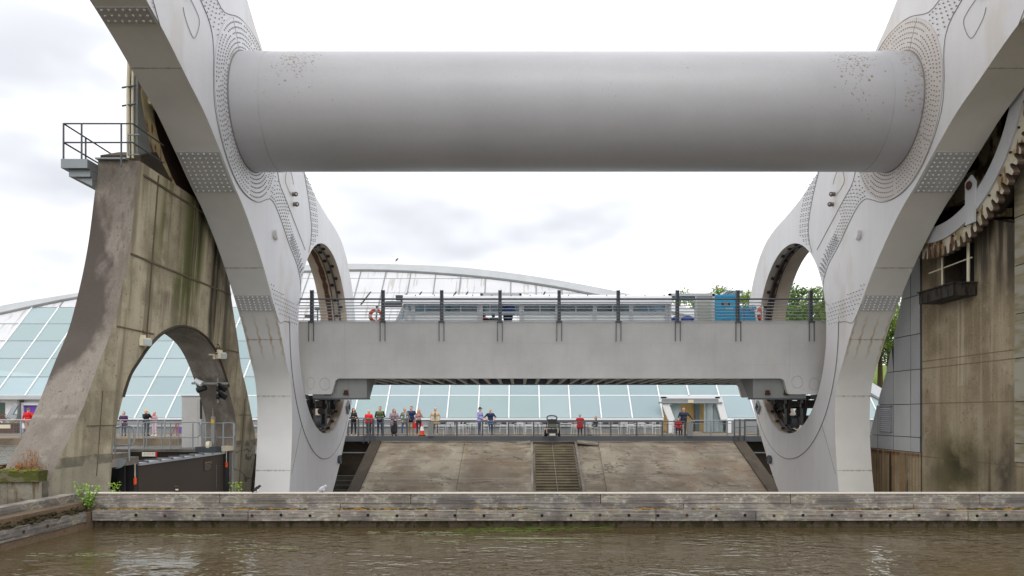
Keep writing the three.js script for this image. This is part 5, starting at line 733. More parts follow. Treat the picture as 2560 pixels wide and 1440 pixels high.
// ---------------------------------------------------------------- right pier: concrete wall, metal cladding, ring gear
const PX = 14.35;
{
  const pier = thing('cladded_pier', 'stained concrete pier with grey metal cladding panels behind the right arm', 'pier');
  const wt = place(tex(512, 768, (s, t) => {
    const z = -31 + 14 * s, y = -5 + 14 * t;
    let c = concreteFn([154, 140, 115], [130, 116, 92], [170, 158, 132])(s * 3.2, t * 3.2);
    const v = fbm(s, t, 60, 4, 5, 5), v2 = fbm(s, t, 130, 3, 4, 9), m = fbm(s, t, 9, 8, 5, 15);
    c = mixc(c, [126, 108, 82], 0.4 * smooth(0.46, 0.7, v)); c = mixc(c, [178, 168, 146], 0.35 * smooth(0.56, 0.74, v2)); c = mixc(c, [112, 98, 78], 0.35 * smooth(0.5, 0.7, m));
    const g = (cx, cy, rx, ry) => Math.exp(-(((z - cx) / rx) ** 2 + ((y - cy) / ry) ** 2)) * (0.35 + 0.65 * smooth(0.35, 0.62, fbm(s, t, 16, 16, 6, 25)));
    c = mixc(c, [58, 54, 26], clamp(1.0 * g(-23.95, 0.0, 1.35, 0.62) + 0.6 * g(-24.4, -0.9, 1.5, 0.7))); c = mixc(c, [44, 38, 28], clamp(0.85 * g(-22.0, -0.3, 0.55, 0.9) + 0.7 * g(-23.3, -0.2, 0.5, 0.4)));
    if (z > -24.7 && z < -23.7 && y < 5.3 && y > 2.3) c = mixc(c, [176, 166, 146], 0.6 * smooth(0.45, 0.65, v2));
    if (z > -22.7 && z < -22.55) c = mixc(c, [60, 44, 30], 0.5 * smooth(0.4, 0.7, v));
    c = mixc(c, [46, 42, 36], 0.8 * smooth(4.6, 6.2, y + 1.4 * (m - 0.5)) * smooth(0.25, 0.6, v) * smooth(-26.2, -25, z));
    for (const yy of [-0.12, 1.75, 3.0, 3.25]) if (Math.abs(y - yy) < 0.018) c = mixc(c, [92, 78, 60], 0.6);
    if (y < -0.05 && z < -26.4) { c = mixc(c, [120, 84, 40], 0.6 * smooth(0.4, 0.65, v2)); for (const q of [-29.6, -28.6, -27.4]) if (Math.abs(z - q) < 0.07 * (1.2 + y * -0.1)) c = mixc(c, [34, 26, 20], 0.85 * smooth(0.3, 0.6, v)); c = mixc(c, [82, 42, 24], 0.9 * smooth(-0.28, -0.04, y) * smooth(0.35, 0.6, v)); }
    if (y < 0 && Math.abs(z + 21.45) < 0.1) c = mixc(c, [110, 60, 34], 0.6 * smooth(0.4, 0.6, v));
    return c;
  }), -31, -5, -17, 9);
  const wm = std(0xffffff, 0.95, { map: wt, bumpMap: null });
  // infill wall with a niche
  const niche = [[-25.0, 5.5], [-25.0, 7.0], [-23.35, 7.0], [-23.35, 5.5]];
  part('infill_wall', slab([[-26.4, -6.4], [-21.4, -6.4], [-21.4, 6.9], [-22.6, 7.35], [-26.4, 7.35]], [niche], PX, PX + 0.6), [wm, M.concreteDark], pier);
  part('plinth', slab([[-30.6, -6.4], [-26.41, -6.4], [-26.41, 0.0], [-30.3, 0.0]], [], PX - 0.03, PX + 0.6), [wm, M.concreteDark], pier);
  part('plinth', slab([[-21.39, -6.4], [-16.4, -6.4], [-16.4, 0], [-21.39, 0]], [], PX - 0.03, PX + 0.6), [wm, M.concreteDark], pier);
  obj('niche_back', span(PX + 0.6, PX + 0.7, 5.2, 7.4, -26, -23), M.dark, pier);
  obj('bay_shade_wall', [span(PX + 2.8, PX + 3.2, -6.4, 13, -30, -16), span(PX, PX + 3, 12.6, 13, -30, -18)], M.void, pier);  // bay walls coloured near-black to hold the shade deep behind the gear
  // cladding: panels between joints
  const farZ = (y) => { const p = [[-0.2, -30.3], [0.55, -30.2], [1.77, -29.6], [3.04, -28.85], [4.5, -28.2], [6.2, -27.5], [7.5, -27.1], [9, -26.8]]; for (let i = 1; i < p.length; i++) if (y <= p[i][0]) return lerp(p[i - 1][1], p[i][1], (y - p[i - 1][0]) / (p[i][0] - p[i - 1][0])); return -26.8; };
  const clad = [0xaeb0b0, 0xb4b5b4, 0xa8abab].map((c) => std(c, 0.5, { map: mottle })), cladN = [0xa09c8e, 0xa5a295].map((c) => std(c, 0.6, { map: tex(256, 256, (x, y) => mixc([236, 234, 228], [196, 184, 150], smooth(0.4, 0.7, fbm(x, y, 3, 14, 5, c & 63))), 3, 3) }));
  const rows = [0.01, 0.55, 1.75, 3.0, 4.27, 5.66, 7.05, 8.4]; let ci = 0;
  for (let r = 0; r < 7; r++) {
    const y0 = rows[r] + 0.012, y1 = rows[r + 1] - 0.012, cols = [-26.42, -27.06, -28.3, -29.55, -31];
    for (let c = 0; c < 4; c++) {
      const za = cols[c] - 0.012, zb = cols[c + 1] + 0.012, lim = (y) => Math.max(zb, farZ(y)); if (farZ(y0) > za - 0.1) continue;
      const pts = [[za, y0], [lim(y0), y0]]; const steps = 4; for (let i = 1; i <= steps; i++) { const y = lerp(y0, y1, i / steps), z = lim(y); if (z < za) pts.push([z, y]); } if (farZ(y1) < za) pts.push([za, y1]);
      part('cladding_panel', slab(pts, [], PX - 0.05 + rr(-0.006, 0.006), PX + 0.02), [clad[ci++ % 3], M.steelDark], pier);
    }
    const nz = (y) => [-17, -17.5, -18.2, -18.9, -19.6, -20, -20.2][r] ?? -20; const stp = [-21.38, -19.9, -18.4];
    for (let c = 0; c < 2; c++) { const za = stp[c] + 0.012, zb = stp[c + 1] - 0.012; part('cladding_panel', slab([[za, y0], [zb, y0], [zb, y1], [za, y1]], [], PX - 0.06 + rr(-0.006, 0.006), PX + 0.02), [cladN[(ci++) & 1], M.concreteDark], pier); }
  }
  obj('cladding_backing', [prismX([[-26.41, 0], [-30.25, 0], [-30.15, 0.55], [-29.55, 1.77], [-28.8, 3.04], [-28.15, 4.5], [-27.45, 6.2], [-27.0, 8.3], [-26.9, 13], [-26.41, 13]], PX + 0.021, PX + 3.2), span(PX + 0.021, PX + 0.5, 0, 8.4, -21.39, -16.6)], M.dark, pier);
  // louvre
  const lv = X(2217, 29) ; const lz0 = -28.4, lz1 = -29.3; const fr = obj('louvre', [span(PX - 0.1, PX - 0.05, 0.66, 0.7, lz0, lz1), span(PX - 0.1, PX - 0.05, 1.66, 1.7, lz0, lz1), span(PX - 0.1, PX - 0.05, 0.66, 1.7, lz0, lz0 - 0.04), span(PX - 0.1, PX - 0.05, 0.66, 1.7, lz1, lz1 + 0.04), span(PX - 0.055, PX - 0.045, 0.7, 1.66, lz0, lz1)], M.galv, pier);
  const slat = box(0.07, 0.012, 0.82, 0, 0, 0, 0, 0, 0.7); for (let i = 0; i < 12; i++) part('louvre_slat', slat, M.paint, fr).position.set(PX - 0.08, 0.74 + i * 0.078, (lz0 + lz1) / 2);
  // beams in the bay behind the gear, service box, ladder rails
  obj('bay_beam', [span(PX + 0.1, PX + 0.7, 8.35, 9.15, -26.4, -22.0), span(PX + 0.05, PX + 0.5, 7.35, 7.6, -26.4, -22.3), span(PX + 0.1, PX + 0.7, 9.15, 13, -22.6, -23.3), span(PX + 0.1, PX + 0.7, 8.35, 13, -26.4, -25.9)], std(0xb9ae9c, 0.95, { map: tex(512, 512, (x, y) => mixc([226, 216, 196], [104, 92, 66], smooth(0.46, 0.7, fbm(x, y, 9, 6, 5, 5))), 3, 3) }), pier);
  obj('bay_panel', [prismX([[-22.5, 9.2], [-20.6, 8.2], [-18.5, 9.0], [-18.5, 13], [-22.5, 13]], PX + 0.35, PX + 0.5)], std(0x6b5245, 0.9, { map: mottle }), pier);
  const bx = obj('service_box', [span(PX - 0.75, PX + 0.02, 5.12, 5.5, -25.2, -23.2), span(PX - 0.8, PX, 5.5, 5.54, -25.25, -23.15)], M.boxDark = std(0x5e574c, 0.8, { map: tex(256, 256, (x, y) => mixc([150, 142, 130], [50, 42, 34], smooth(0.4, 0.6, fbm(x, y, 14, 3, 4, 3))), 1.5, 1.5) }), pier);
  obj('ladder_rail', [bar(V(PX - 0.3, 5.55, -24.6), V(PX - 0.3, 7.0, -24.6), 0.03), bar(V(PX - 0.35, 6.85, -25.2), V(PX - 0.05, 7.0, -23.6), 0.025), bar(V(PX - 0.35, 6.2, -25.3), V(PX - 0.05, 6.35, -23.4), 0.025), bar(V(PX - 0.1, 5.5, -23.5), V(PX - 0.1, 7.2, -23.5), 0.05)], M.cream, pier);
  // ring gear
  const gear = thing('ring_gear', 'large pale rust-stained toothed ring gear bolted beside the right arm', 'gear');
  const N = 98, outl = []; for (let i = 0; i < N; i++) { const a = (i / N) * 2 * Math.PI, q = 2 * Math.PI / N; for (const [t, r] of [[0, 4.42], [0.1, 4.36], [0.28, 4.36], [0.40, 4.44], [0.46, 4.6], [0.56, 4.64], [0.82, 4.64], [0.92, 4.6], [0.98, 4.46]]) outl.push([r * Math.cos(a + t * q), r * Math.sin(a + t * q)]); }
  const gt = std(0xffffff, 0.75, { map: tex(1024, 1024, (x, y) => { const n = fbm(x, y, 10, 10, 5, 5), m = fbm(x, y, 26, 8, 4, 9); let c = mixc([196, 188, 168], [150, 132, 98], smooth(0.4, 0.66, n)); return mixc(c, [92, 58, 38], 0.9 * smooth(0.58, 0.72, m)); }, 5, 5) });
  part('tooth_ring', slab(outl, [circ([0, 0], 4.02, 120)], 13.72, 13.9, AX_Z, AX_Y), [gt, std(0x6a594b, 0.85, { map: mottle })], gear);
  part('flange_ring', slab(circ([0, 0], 4.12, 120), [circ([0, 0], 3.62, 120)], 13.66, 13.74, AX_Z, AX_Y), [M.paint, M.paint2], gear);
  part('back_drum', slab(circ([0, 0], 4.15, 96), [circ([0, 0], 3.8, 96)], 13.9, 14.5, AX_Z, AX_Y), [M.concreteDark, M.concreteDark], gear);
  part('back_disc', slab(circ([0, 0], 3.9, 64), [], 14.7, 14.85, AX_Z, AX_Y), [M.void, M.void], gear);
  const br = obj('bracket', prismX([[-22.6, 6.9], [-22.15, 6.9], [-22.1, 8.1], [-22.3, 8.35], [-22.6, 8.2]].map(([a, b]) => [a, b + 0.25]), 13.6, 13.66), M.paint, gear); obj('pin', [disc(0.11, 0.1, 14, V(13.6, 8.3, -22.35), 'x'), new THREE.TorusGeometry(0.11, 0.025, 5, 14).rotateY(Math.PI / 2).translate(13.56, 8.3, -22.35)], M.rust, br);
  const bl = []; for (let i = 0; i < 40; i++) { const a = i / 40 * 6.283; bl.push(disc(0.035, 0.05, 8, V(13.7, AX_Y + 4.2 * Math.sin(a), AX_Z + 4.2 * Math.cos(a)), 'x')); } stuff(obj('bolts', bl, M.rust, gear));
}

// ---------------------------------------------------------------- the trip boat in the gondola
const boatZ0 = -31.9, boatZ1 = -35.4, bd = 31.9;
{
  const boat = thing('trip_boat', 'white canopied passenger trip boat with blue stern floating in the gondola', 'boat', [0, 0, 0]);
  const bx = (px) => X(px, bd), by = (py) => Y(py, bd), white = std(0xeef0f3, 0.35), grey = std(0xc9cdd0, 0.4);
  const hullP = [[bx(965), 5.25], [bx(985), 3.9], [bx(1860), 3.9], [bx(1895), 5.25]];
  obj('hull', prism(hullP, boatZ0 - 0.02, boatZ1 + 0.02), white, boat);
  obj('gunwale', span(bx(965), bx(1895), 5.22, 5.32, boatZ0 + 0.05, boatZ1 - 0.05), M.cyan, boat);
  // canopy roof with rounded eaves
  const rs = new THREE.Shape(); const y0 = by(758), y1 = by(739), zc = (boatZ0 + boatZ1) / 2, hw = 1.85;
  rs.moveTo(-hw, y0); rs.lineTo(-hw, y0 + 0.12); rs.quadraticCurveTo(-hw, y1 - 0.02, -hw + 0.3, y1); rs.quadraticCurveTo(0, y1 + 0.1, hw - 0.3, y1); rs.quadraticCurveTo(hw, y1 - 0.02, hw, y0 + 0.12); rs.lineTo(hw, y0);
  const roof = new THREE.ExtrudeGeometry(rs, { depth: bx(1675) - bx(1012), bevelEnabled: true, bevelSize: 0.06, bevelThickness: 0.08, bevelSegments: 3 }).rotateY(Math.PI / 2).translate(bx(1012), 0, zc);
  const rf = obj('roof', toCreasedNormals(roof, 0.6), white, boat); for (let x = bx(1040); x < bx(1660); x += 0.82) obj('roof_stud', ball(0.025, V(x, y1 - 0.02, boatZ0 + 0.2), 1, 1, 1, 6), M.dark, rf);
  // window posts, sills, panes
  const posts = [1015, 1033, 1106, 1198, 1305, 1393, 1487, 1578, 1668];
  for (const z of [boatZ0, boatZ1 + 0.08]) {
    for (const px of posts) obj('window_post', span(bx(px) - 0.09, bx(px) + 0.09, 5.3, y0 + 0.02, z, z - 0.08), grey, boat);
    for (const px of [1062, 1152, 1225, 1350, 1440, 1532, 1622]) obj('glazing_bar', span(bx(px) - 0.022, bx(px) + 0.022, 5.8, y0, z - 0.01, z - 0.05), grey, boat);
    obj('window_sill', span(bx(1018), bx(1668), by(784), by(780.5), z + 0.01, z - 0.09), grey, boat);
  }
  const lower = new THREE.MeshPhysicalMaterial({ color: 0xfcfefd, roughness: 0.1, transmission: 0.22, thickness: 0, side: THREE.DoubleSide }), upper = new THREE.MeshPhysicalMaterial({ color: 0xe6ecec, roughness: 0.02, transmission: 1, ior: 1.3, thickness: 0, side: THREE.DoubleSide });
  const lowerFar = new THREE.MeshPhysicalMaterial({ color: 0xf4faf8, roughness: 0.04, transmission: 0.92, thickness: 0, side: THREE.DoubleSide });
  for (let i = 1; i < posts.length; i++) { if (i === 4) continue; const a = bx(posts[i - 1]) + 0.09, b = bx(posts[i]) - 0.09; for (const z of [boatZ0 - 0.04, boatZ1 + 0.04]) { obj('side_screen', span(a, b, 5.32, by(784), z, z - 0.01), z < -33 ? lowerFar : lower, boat); obj('window_pane', span(a, b, by(780.5), y0, z, z - 0.01), z < -33 ? (M.shadedFarPane ??= std(0x2e2d2d, 0.5)) : upper, boat); } }  // far upper panes are opaque, the dark cabin shade put into their colour
  obj('ceiling', span(bx(1018), bx(1668), y0 - 0.03, y0, boatZ0 - 0.1, boatZ1 + 0.1), std(0xd0d2d3, 0.7), boat);
  obj('cabin_floor', span(bx(990), bx(1880), 4.5, 4.56, boatZ0 - 0.05, boatZ1 + 0.05), M.dark, boat);
  // bow screen
  obj('bow_screen', prism([[bx(986), 5.3], [bx(1010), y0 + 0.05], [bx(1017), y0 + 0.05], [bx(996), 5.3]], boatZ0, boatZ0 - 0.09), grey, boat); obj('bow_screen', prism([[bx(986), 5.3], [bx(1010), y0 + 0.05], [bx(1017), y0 + 0.05], [bx(996), 5.3]], boatZ1, boatZ1 + 0.09), grey, boat);
  obj('windscreen', prism([[bx(990), 5.3], [bx(1012), y0], [bx(1013), y0], [bx(991), 5.3]], boatZ0 - 0.1, boatZ1 + 0.1), upper, boat);
  obj('search_lamp', [box(0.3, 0.2, 0.25, bx(995), by(741), boatZ0 - 0.4), bar(V(bx(1004), by(745), boatZ0 - 0.4), V(bx(1012), by(757), boatZ0 - 0.4), 0.05)], M.steelDark, boat);
  // doorways: middle and aft
  for (const [a, b, hole] of [[1201, 1304, 1252], [1672, 1786, 1740]]) {
    const yt = by(734), H = bx(hole);
    obj('door_frame', [span(bx(a), bx(b), yt - 0.12, yt, boatZ0 + 0.06, boatZ0 - 1.2), span(bx(a), bx(a) + 0.1, 5.3, yt, boatZ0 + 0.06, boatZ0 - 0.2), span(bx(b) - 0.1, bx(b), 5.3, yt, boatZ0 + 0.06, boatZ0 - 0.2), span(H - 0.05, H + 0.05, 5.3, yt - 0.12, boatZ0 + 0.04, boatZ0 - 0.1)], grey, boat);
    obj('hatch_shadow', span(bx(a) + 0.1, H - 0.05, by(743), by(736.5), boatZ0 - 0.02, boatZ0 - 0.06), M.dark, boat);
    obj('door_panel', span(H + 0.05, bx(b) - 0.1, hole > 1300 ? 5.3 : by(757), yt - 0.12, boatZ0 + 0.01, boatZ0 - 0.05), std(0xc4c8c6, 0.5), boat);
  }
  obj('door_window', span(bx(1744), bx(1776), 5.4, by(752), boatZ0 + 0.014, boatZ0 + 0.02), std(0xb3b5ac, 0.3), boat);
  obj('deck_box', [span(bx(1676), bx(1694), 5.3, by(790), boatZ0 - 0.4, boatZ0 - 0.9)], M.blue, boat);
  obj('engine_cover', [prism([[bx(1700), 5.3], [bx(1700), by(782)], [bx(1712), by(779)], [bx(1728), by(786)], [bx(1726), 5.3]], boatZ0 - 0.5, boatZ0 - 1.6)], white, boat); obj('cushion', ball(0.25, V(bx(1724), by(798), boatZ0 - 0.4), 1.2, 0.8, 0.8), M.blue, boat);
  obj('stern_locker', [span(bx(1787), bx(1840), 5.2, by(738), boatZ0 + 0.05, boatZ0 - 2.2)], std(0x17a0d2, 0.35), boat);
  obj('locker_lid', span(bx(1785.5), bx(1841), by(742.5), by(737), boatZ0 + 0.08, boatZ0 - 2.25), M.cyanLight, boat);
  const lb = (name, x0, x1, ya, yb, draw, w, h) => obj(name, span(bx(x0), bx(x1), by(yb), by(ya), boatZ0 + 0.05, boatZ0 + 0.062), std(0xffffff, 0.5, { map: canvasTex(w, h, draw) }), boat, false);
  lb('name_plate', 1803, 1824, 755.5, 765.8, (c, w, h) => { c.fillStyle = '#14142a'; c.fillRect(0, 0, w, h); c.fillStyle = '#f2f4f6'; c.font = 'bold 38px sans-serif'; c.textAlign = 'center'; c.fillText('Scottish', w / 2, 42); c.fillText('Canals', w / 2, 78); c.fillStyle = '#b9c6d2'; c.fillRect(28, 96, w - 56, 7); c.fillRect(44, 110, w - 88, 6); }, 256, 128);
  lb('notice_strip', 1813, 1832, 770.5, 774, (c, w, h) => { c.fillStyle = '#e6e8ea'; c.fillRect(0, 0, w, h); c.fillStyle = '#c2473f'; c.fillRect(20, 14, 40, 18); c.fillRect(190, 14, 30, 18); c.fillStyle = '#7c8288'; c.fillRect(74, 18, 100, 10); }, 256, 48);
  lb('notice_strip', 1805, 1826, 799, 803, (c, w, h) => { c.fillStyle = '#0f8fbf'; c.fillRect(0, 0, w, h); c.fillStyle = '#1b2b52'; c.beginPath(); c.arc(40, 24, 22, 0, 7); c.fill(); c.fillRect(90, 18, 130, 12); }, 256, 48);
  obj('stern_seat', [span(bx(1866), bx(1892), 5.2, by(765.5), boatZ0 - 0.2, boatZ0 - 1.8), prism([[bx(1862), 5.2], [bx(1867), by(772)], [bx(1886), by(772)], [bx(1894), 5.2]], boatZ0 - 0.05, boatZ0 - 0.2)], M.cyan, boat);
  obj('stern_post', [span(bx(1849), bx(1855), 5.2, by(763), boatZ0 - 0.1, boatZ0 - 0.3), span(bx(1854), bx(1858), 5.2, by(778), boatZ0, boatZ0 - 0.2)], M.cyanLight, boat);
  obj('hose_coil', [new THREE.TorusGeometry(0.13, 0.018, 6, 20).translate(bx(1882), by(770), boatZ0 - 0.0), new THREE.TorusGeometry(0.11, 0.018, 6, 20).translate(bx(1884), by(771), boatZ0 + 0.02)], std(0x9fb6bf, 0.4), boat);
  obj('stern_rail', [bar(V(bx(1893), 5.2, boatZ0), V(bx(1887), by(775), boatZ0), 0.03), poly([V(bx(1904), 5.0, boatZ0 + 0.1), V(bx(1904), by(768), boatZ0 + 0.1), V(bx(1901), by(764), boatZ0 + 0.1), V(bx(1895), by(769), boatZ0 + 0.1)], 0.032)], M.white, boat);
  obj('solar_panel', [prism([[bx(1803), by(738)], [bx(1822), by(723.5)], [bx(1864), by(723)], [bx(1864), by(724.5)], [bx(1824), by(725)], [bx(1808), by(738)]], boatZ0 - 0.3, boatZ0 - 1.9)], std(0xb9bcc2, 0.3, { metalness: 0.3 }), boat);
  obj('panel_strut', [bar(V(bx(1817), by(737), boatZ0 - 0.3), V(bx(1838), by(724.5), boatZ0 - 0.3), 0.02), bar(V(bx(1846), by(737), boatZ0 - 0.3), V(bx(1862), by(725), boatZ0 - 0.3), 0.02)], M.steelDark, boat);
  for (let i = 0; i < 6; i++) obj('bench', [span(lerp(bx(1040), bx(1600), i / 5), lerp(bx(1040), bx(1600), i / 5) + 0.4, 4.9, 4.98, boatZ0 - 0.4, boatZ0 - 1.5)], M.galv, boat);
  const ringBuoy = (name, label, p, ry) => { const t = thing(name, label, 'lifebuoy', p.toArray(), ry); const seg = (a, l) => new THREE.TorusGeometry(0.24, 0.075, 10, 24, l).rotateZ(a); obj('ring', [0, 1, 2, 3].map((i) => seg(i * Math.PI / 2 + 0.2, 1.17)), M.orange, t); for (let i = 0; i < 4; i++) obj('white_band', seg(i * Math.PI / 2 - 0.2, 0.4).scale(1.0, 1.0, 1.05), M.white, t); };
  ringBuoy('lifebuoy', 'orange lifebuoy hung behind the railing near the left end of the gondola', at(940, 790, 31.0), 0.35);
  ringBuoy('lifebuoy', 'orange lifebuoy on the blue stern of the trip boat', at(1900, 786, 32.0), 1.05);
  const hk = thing('lifebuoy_stand', 'small grey bracket holding the lifebuoy at the left end of the gondola', 'bracket', at(942, 772, 31.1).toArray()); obj('bracket', [bar(V(0, -0.9, 0), V(0, 0.1, 0), 0.02), box(0.08, 0.08, 0.06, 0, 0.08, 0)], M.steelDark, hk);
}

// ---------------------------------------------------------------- people: one continuous skin per body from blended tapered bones
function surfNet(f, lo, hi, h) {
  const nx = Math.ceil((hi[0] - lo[0]) / h) + 1, ny = Math.ceil((hi[1] - lo[1]) / h) + 1, nz = Math.ceil((hi[2] - lo[2]) / h) + 1, v = new Float32Array(nx * ny * nz), id = new Int32Array(nx * ny * nz).fill(-1), pos = [], ind = [];
  const at3 = (x, y, z) => x + nx * (y + ny * z);
  for (let z = 0; z < nz; z++) for (let y = 0; y < ny; y++) for (let x = 0; x < nx; x++) v[at3(x, y, z)] = f(lo[0] + x * h, lo[1] + y * h, lo[2] + z * h);
  for (let z = 0; z < nz - 1; z++) for (let y = 0; y < ny - 1; y++) for (let x = 0; x < nx - 1; x++) {
    let m = 0, sx = 0, sy = 0, sz = 0, n = 0; const g = []; for (let k = 0; k < 8; k++) { const q = v[at3(x + (k & 1), y + ((k >> 1) & 1), z + (k >> 2))]; g.push(q); if (q < 0) m |= 1 << k; } if (m === 0 || m === 255) continue;
    for (let a = 0; a < 8; a++) for (const bit of [1, 2, 4]) if (!(a & bit)) { const b = a | bit; if ((g[a] < 0) !== (g[b] < 0)) { const t = g[a] / (g[a] - g[b]); sx += (a & 1) + (bit === 1 ? t : 0); sy += ((a >> 1) & 1) + (bit === 2 ? t : 0); sz += (a >> 2) + (bit === 4 ? t : 0); n++; } }
    id[at3(x, y, z)] = pos.length / 3; pos.push(lo[0] + (x + sx / n) * h, lo[1] + (y + sy / n) * h, lo[2] + (z + sz / n) * h);
  }
  for (let z = 1; z < nz - 1; z++) for (let y = 1; y < ny - 1; y++) for (let x = 1; x < nx - 1; x++) for (const [dx, dy, dz, u, w] of [[1, 0, 0, [0, 1, 0], [0, 0, 1]], [0, 1, 0, [0, 0, 1], [1, 0, 0]], [0, 0, 1, [1, 0, 0], [0, 1, 0]]]) {
    const a = v[at3(x, y, z)] < 0, b = v[at3(x + dx, y + dy, z + dz)] < 0; if (a === b) continue;
    const q = [id[at3(x, y, z)], id[at3(x - u[0], y - u[1], z - u[2])], id[at3(x - u[0] - w[0], y - u[1] - w[1], z - u[2] - w[2])], id[at3(x - w[0], y - w[1], z - w[2])]]; if (q.some((k) => k < 0)) continue;
    if (a) ind.push(q[0], q[1], q[2], q[0], q[2], q[3]); else ind.push(q[0], q[2], q[1], q[0], q[3], q[2]);
  }
  const g = new THREE.BufferGeometry(); g.setAttribute('position', new THREE.Float32BufferAttribute(pos, 3)); g.setIndex(ind); g.computeVertexNormals(); return g;
}
const capD = (x, y, z, b) => { const [a, e, ra, rb] = b, dx = e[0] - a[0], dy = e[1] - a[1], dz = e[2] - a[2], l = dx * dx + dy * dy + dz * dz, t = l ? clamp(((x - a[0]) * dx + (y - a[1]) * dy + (z - a[2]) * dz) / l) : 0; return Math.hypot(x - a[0] - t * dx, (y - a[1] - t * dy), (z - a[2] - t * dz)) - (ra + (rb - ra) * t); };
const lin = (c) => new THREE.Color(c);
const skinM = new THREE.MeshStandardMaterial({ vertexColors: true, roughness: 0.75 });
const ARMS = {
  down: (s) => [[0.245 * s, 1.14, -0.02], [0.26 * s, 0.9, 0.07]], folded: (s) => [[0.255 * s, 1.15, 0.03], [-0.04 * s, 1.19 + 0.02 * s, 0.19]], face: (s) => [[0.25 * s, 1.22, 0.16], [0.07 * s, 1.52, 0.2]],
  pocket: (s) => [[0.30 * s, 1.16, -0.07], [0.2 * s, 0.94, 0.06]], hip: (s) => [[0.36 * s, 1.19, -0.08], [0.2 * s, 1.02, 0.06]], front: (s) => [[0.25 * s, 1.15, 0.03], [0.06 * s, 1.04, 0.2]], rail: (s) => [[0.3 * s, 1.18, 0.06], [0.34 * s, 0.98, 0.28]], lap: (s) => [[0.24 * s, 1.16, 0.04], [0.12 * s, 0.98, 0.26]], one: (s) => (s > 0 ? [[0.25, 1.22, 0.16], [0.07, 1.5, 0.2]] : [[-0.25, 1.14, -0.02], [-0.27, 0.9, 0.05]]), lean: (s) => (s > 0 ? [[0.34, 1.2, 0.06], [0.44, 0.98, 0.22]] : [[-0.27, 1.16, 0], [-0.24, 0.93, 0.12]]),
};
function person(name, label, p, turn, o) {
  const t = thing(name, label, 'person', [p.x, p.y, p.z], turn, o.group), s = (o.h ?? 1.72) / 1.75, sit = o.sit, dy = sit ? -0.46 : 0, w = o.w ?? 1, wide = o.stance ?? 0.11;
  const skin = lin(o.skin ?? 0xd7a487), top = lin(o.top), bot = lin(o.bottom), shoe = lin(o.shoes ?? 0x2a2725), vest = lin(o.vest ?? o.top), sleeve = lin(o.sleeve ?? o.top), hair = lin(o.hair ?? 0x4a3424);
  const B = []; const add = (a, b, ra, rb, c) => B.push([a, b, ra, rb, c]);
  const Yv = (a) => [a[0] * (Math.abs(a[0]) > 0.1 ? w : 1), a[1] + dy, a[2]];
  add([-0.06, 0.98 + dy, 0], [0.06, 0.98 + dy, 0], 0.125 * w, 0.125 * w, bot); add([-0.05 * w, 1.1 + dy, 0.01 * w], [0.05 * w, 1.1 + dy, 0.01], 0.12 * w, 0.12 * w, vest); add([-0.08 * w, 1.32 + dy, 0], [0.08 * w, 1.32 + dy, 0], 0.125 * w, 0.125 * w, vest); add([-0.15 * w, 1.43 + dy, 0], [0.15 * w, 1.43 + dy, 0], 0.062, 0.062, vest);
  if (o.coat) for (const q of [-1, 1]) add([q * 0.05, 1.05 + dy, 0], [q * 0.09 * w, o.coat + dy, sit ? 0.1 : 0], 0.13 * w, 0.135 * w, vest);
  if (o.skirt) add([0, 0.95, 0], [0, o.skirt, 0.02], 0.16 * w, 0.17 * w, bot);
  add([0, 1.46 + dy, 0], [0, 1.56 + dy, 0.012], 0.056, 0.05, skin); add([0, 1.6 + dy, 0.03], [0, 1.675 + dy, 0.005], 0.07, 0.09, skin); add([0, 1.63 + dy, 0.1], [0, 1.605 + dy, 0.118], 0.012, 0.016, skin); for (const q of [-1, 1]) add([q * 0.086, 1.64 + dy, 0.0], [q * 0.088, 1.61 + dy, 0.005], 0.014, 0.012, skin);
  for (const q of [-1, 1]) {
    const [el, wr] = (ARMS[o.arms ?? 'down'])(q).map(Yv), sh = [q * 0.185 * w, 1.42 + dy, 0]; add(sh, el, 0.062 * (0.7 + 0.3 * w), 0.048, sleeve); const mid = o.short ? skin : sleeve; add(el, wr, 0.046, 0.034, mid);
    const d = [wr[0] - el[0], wr[1] - el[1], wr[2] - el[2]], l = Math.hypot(...d) || 1, hnd = wr.map((v, i) => v + d[i] / l * 0.08); add(wr, hnd, 0.032, 0.034, o.gloves ? lin(o.gloves) : skin); o['hand' + q] = [hnd, d.map((v) => v / l)];
    if (sit) { const hip = [q * 0.1, 0.98 + dy, 0.02], kn = [q * 0.12, 0.52 + 0.02, 0.44], an = [q * 0.12, 0.1, 0.42 + 0.05 * q]; add(hip, kn, 0.088, 0.062, bot); add(kn, an, 0.06, 0.042, bot); add([an[0], 0.05, an[2] - 0.03], [an[0], 0.04, an[2] + 0.15], 0.042, 0.035, shoe); }
    else { const hip = [q * 0.095, 0.93, 0], kn = [q * wide, 0.5, 0.015], an = [q * (wide + 0.01), 0.1, -0.02]; add(hip, kn, 0.094, 0.064, bot); add(kn, an, 0.062, 0.042, bot); add([an[0], 0.055, -0.04], [an[0] + q * 0.03, 0.04, 0.14], 0.045, 0.036, shoe); }
  }
  if (o.hood) add([0, 1.62 + dy, -0.03], [0, 1.68 + dy, -0.035], 0.098, 0.108, lin(o.hood === true ? o.top : o.hood)); else add([0, 1.47 + dy, -0.03], [0, 1.5 + dy, -0.03], 0.075, 0.07, vest);
  const k = 0.028, F = (x, y, z) => { let r = 9; for (const b of B) { const d = capD(x, y, z, b); if (d > r + k) continue; const q = Math.max(k - Math.abs(r - d), 0) / k; r = Math.min(r, d) - q * q * k * 0.25; } return r; };
  const g = surfNet(F, [-0.62 * w - 0.05, -0.03, -0.32], [0.62 * w + 0.05, 1.84 + dy, 0.68], o.cell ?? 0.026), P = g.attributes.position, col = new Float32Array(P.count * 3);
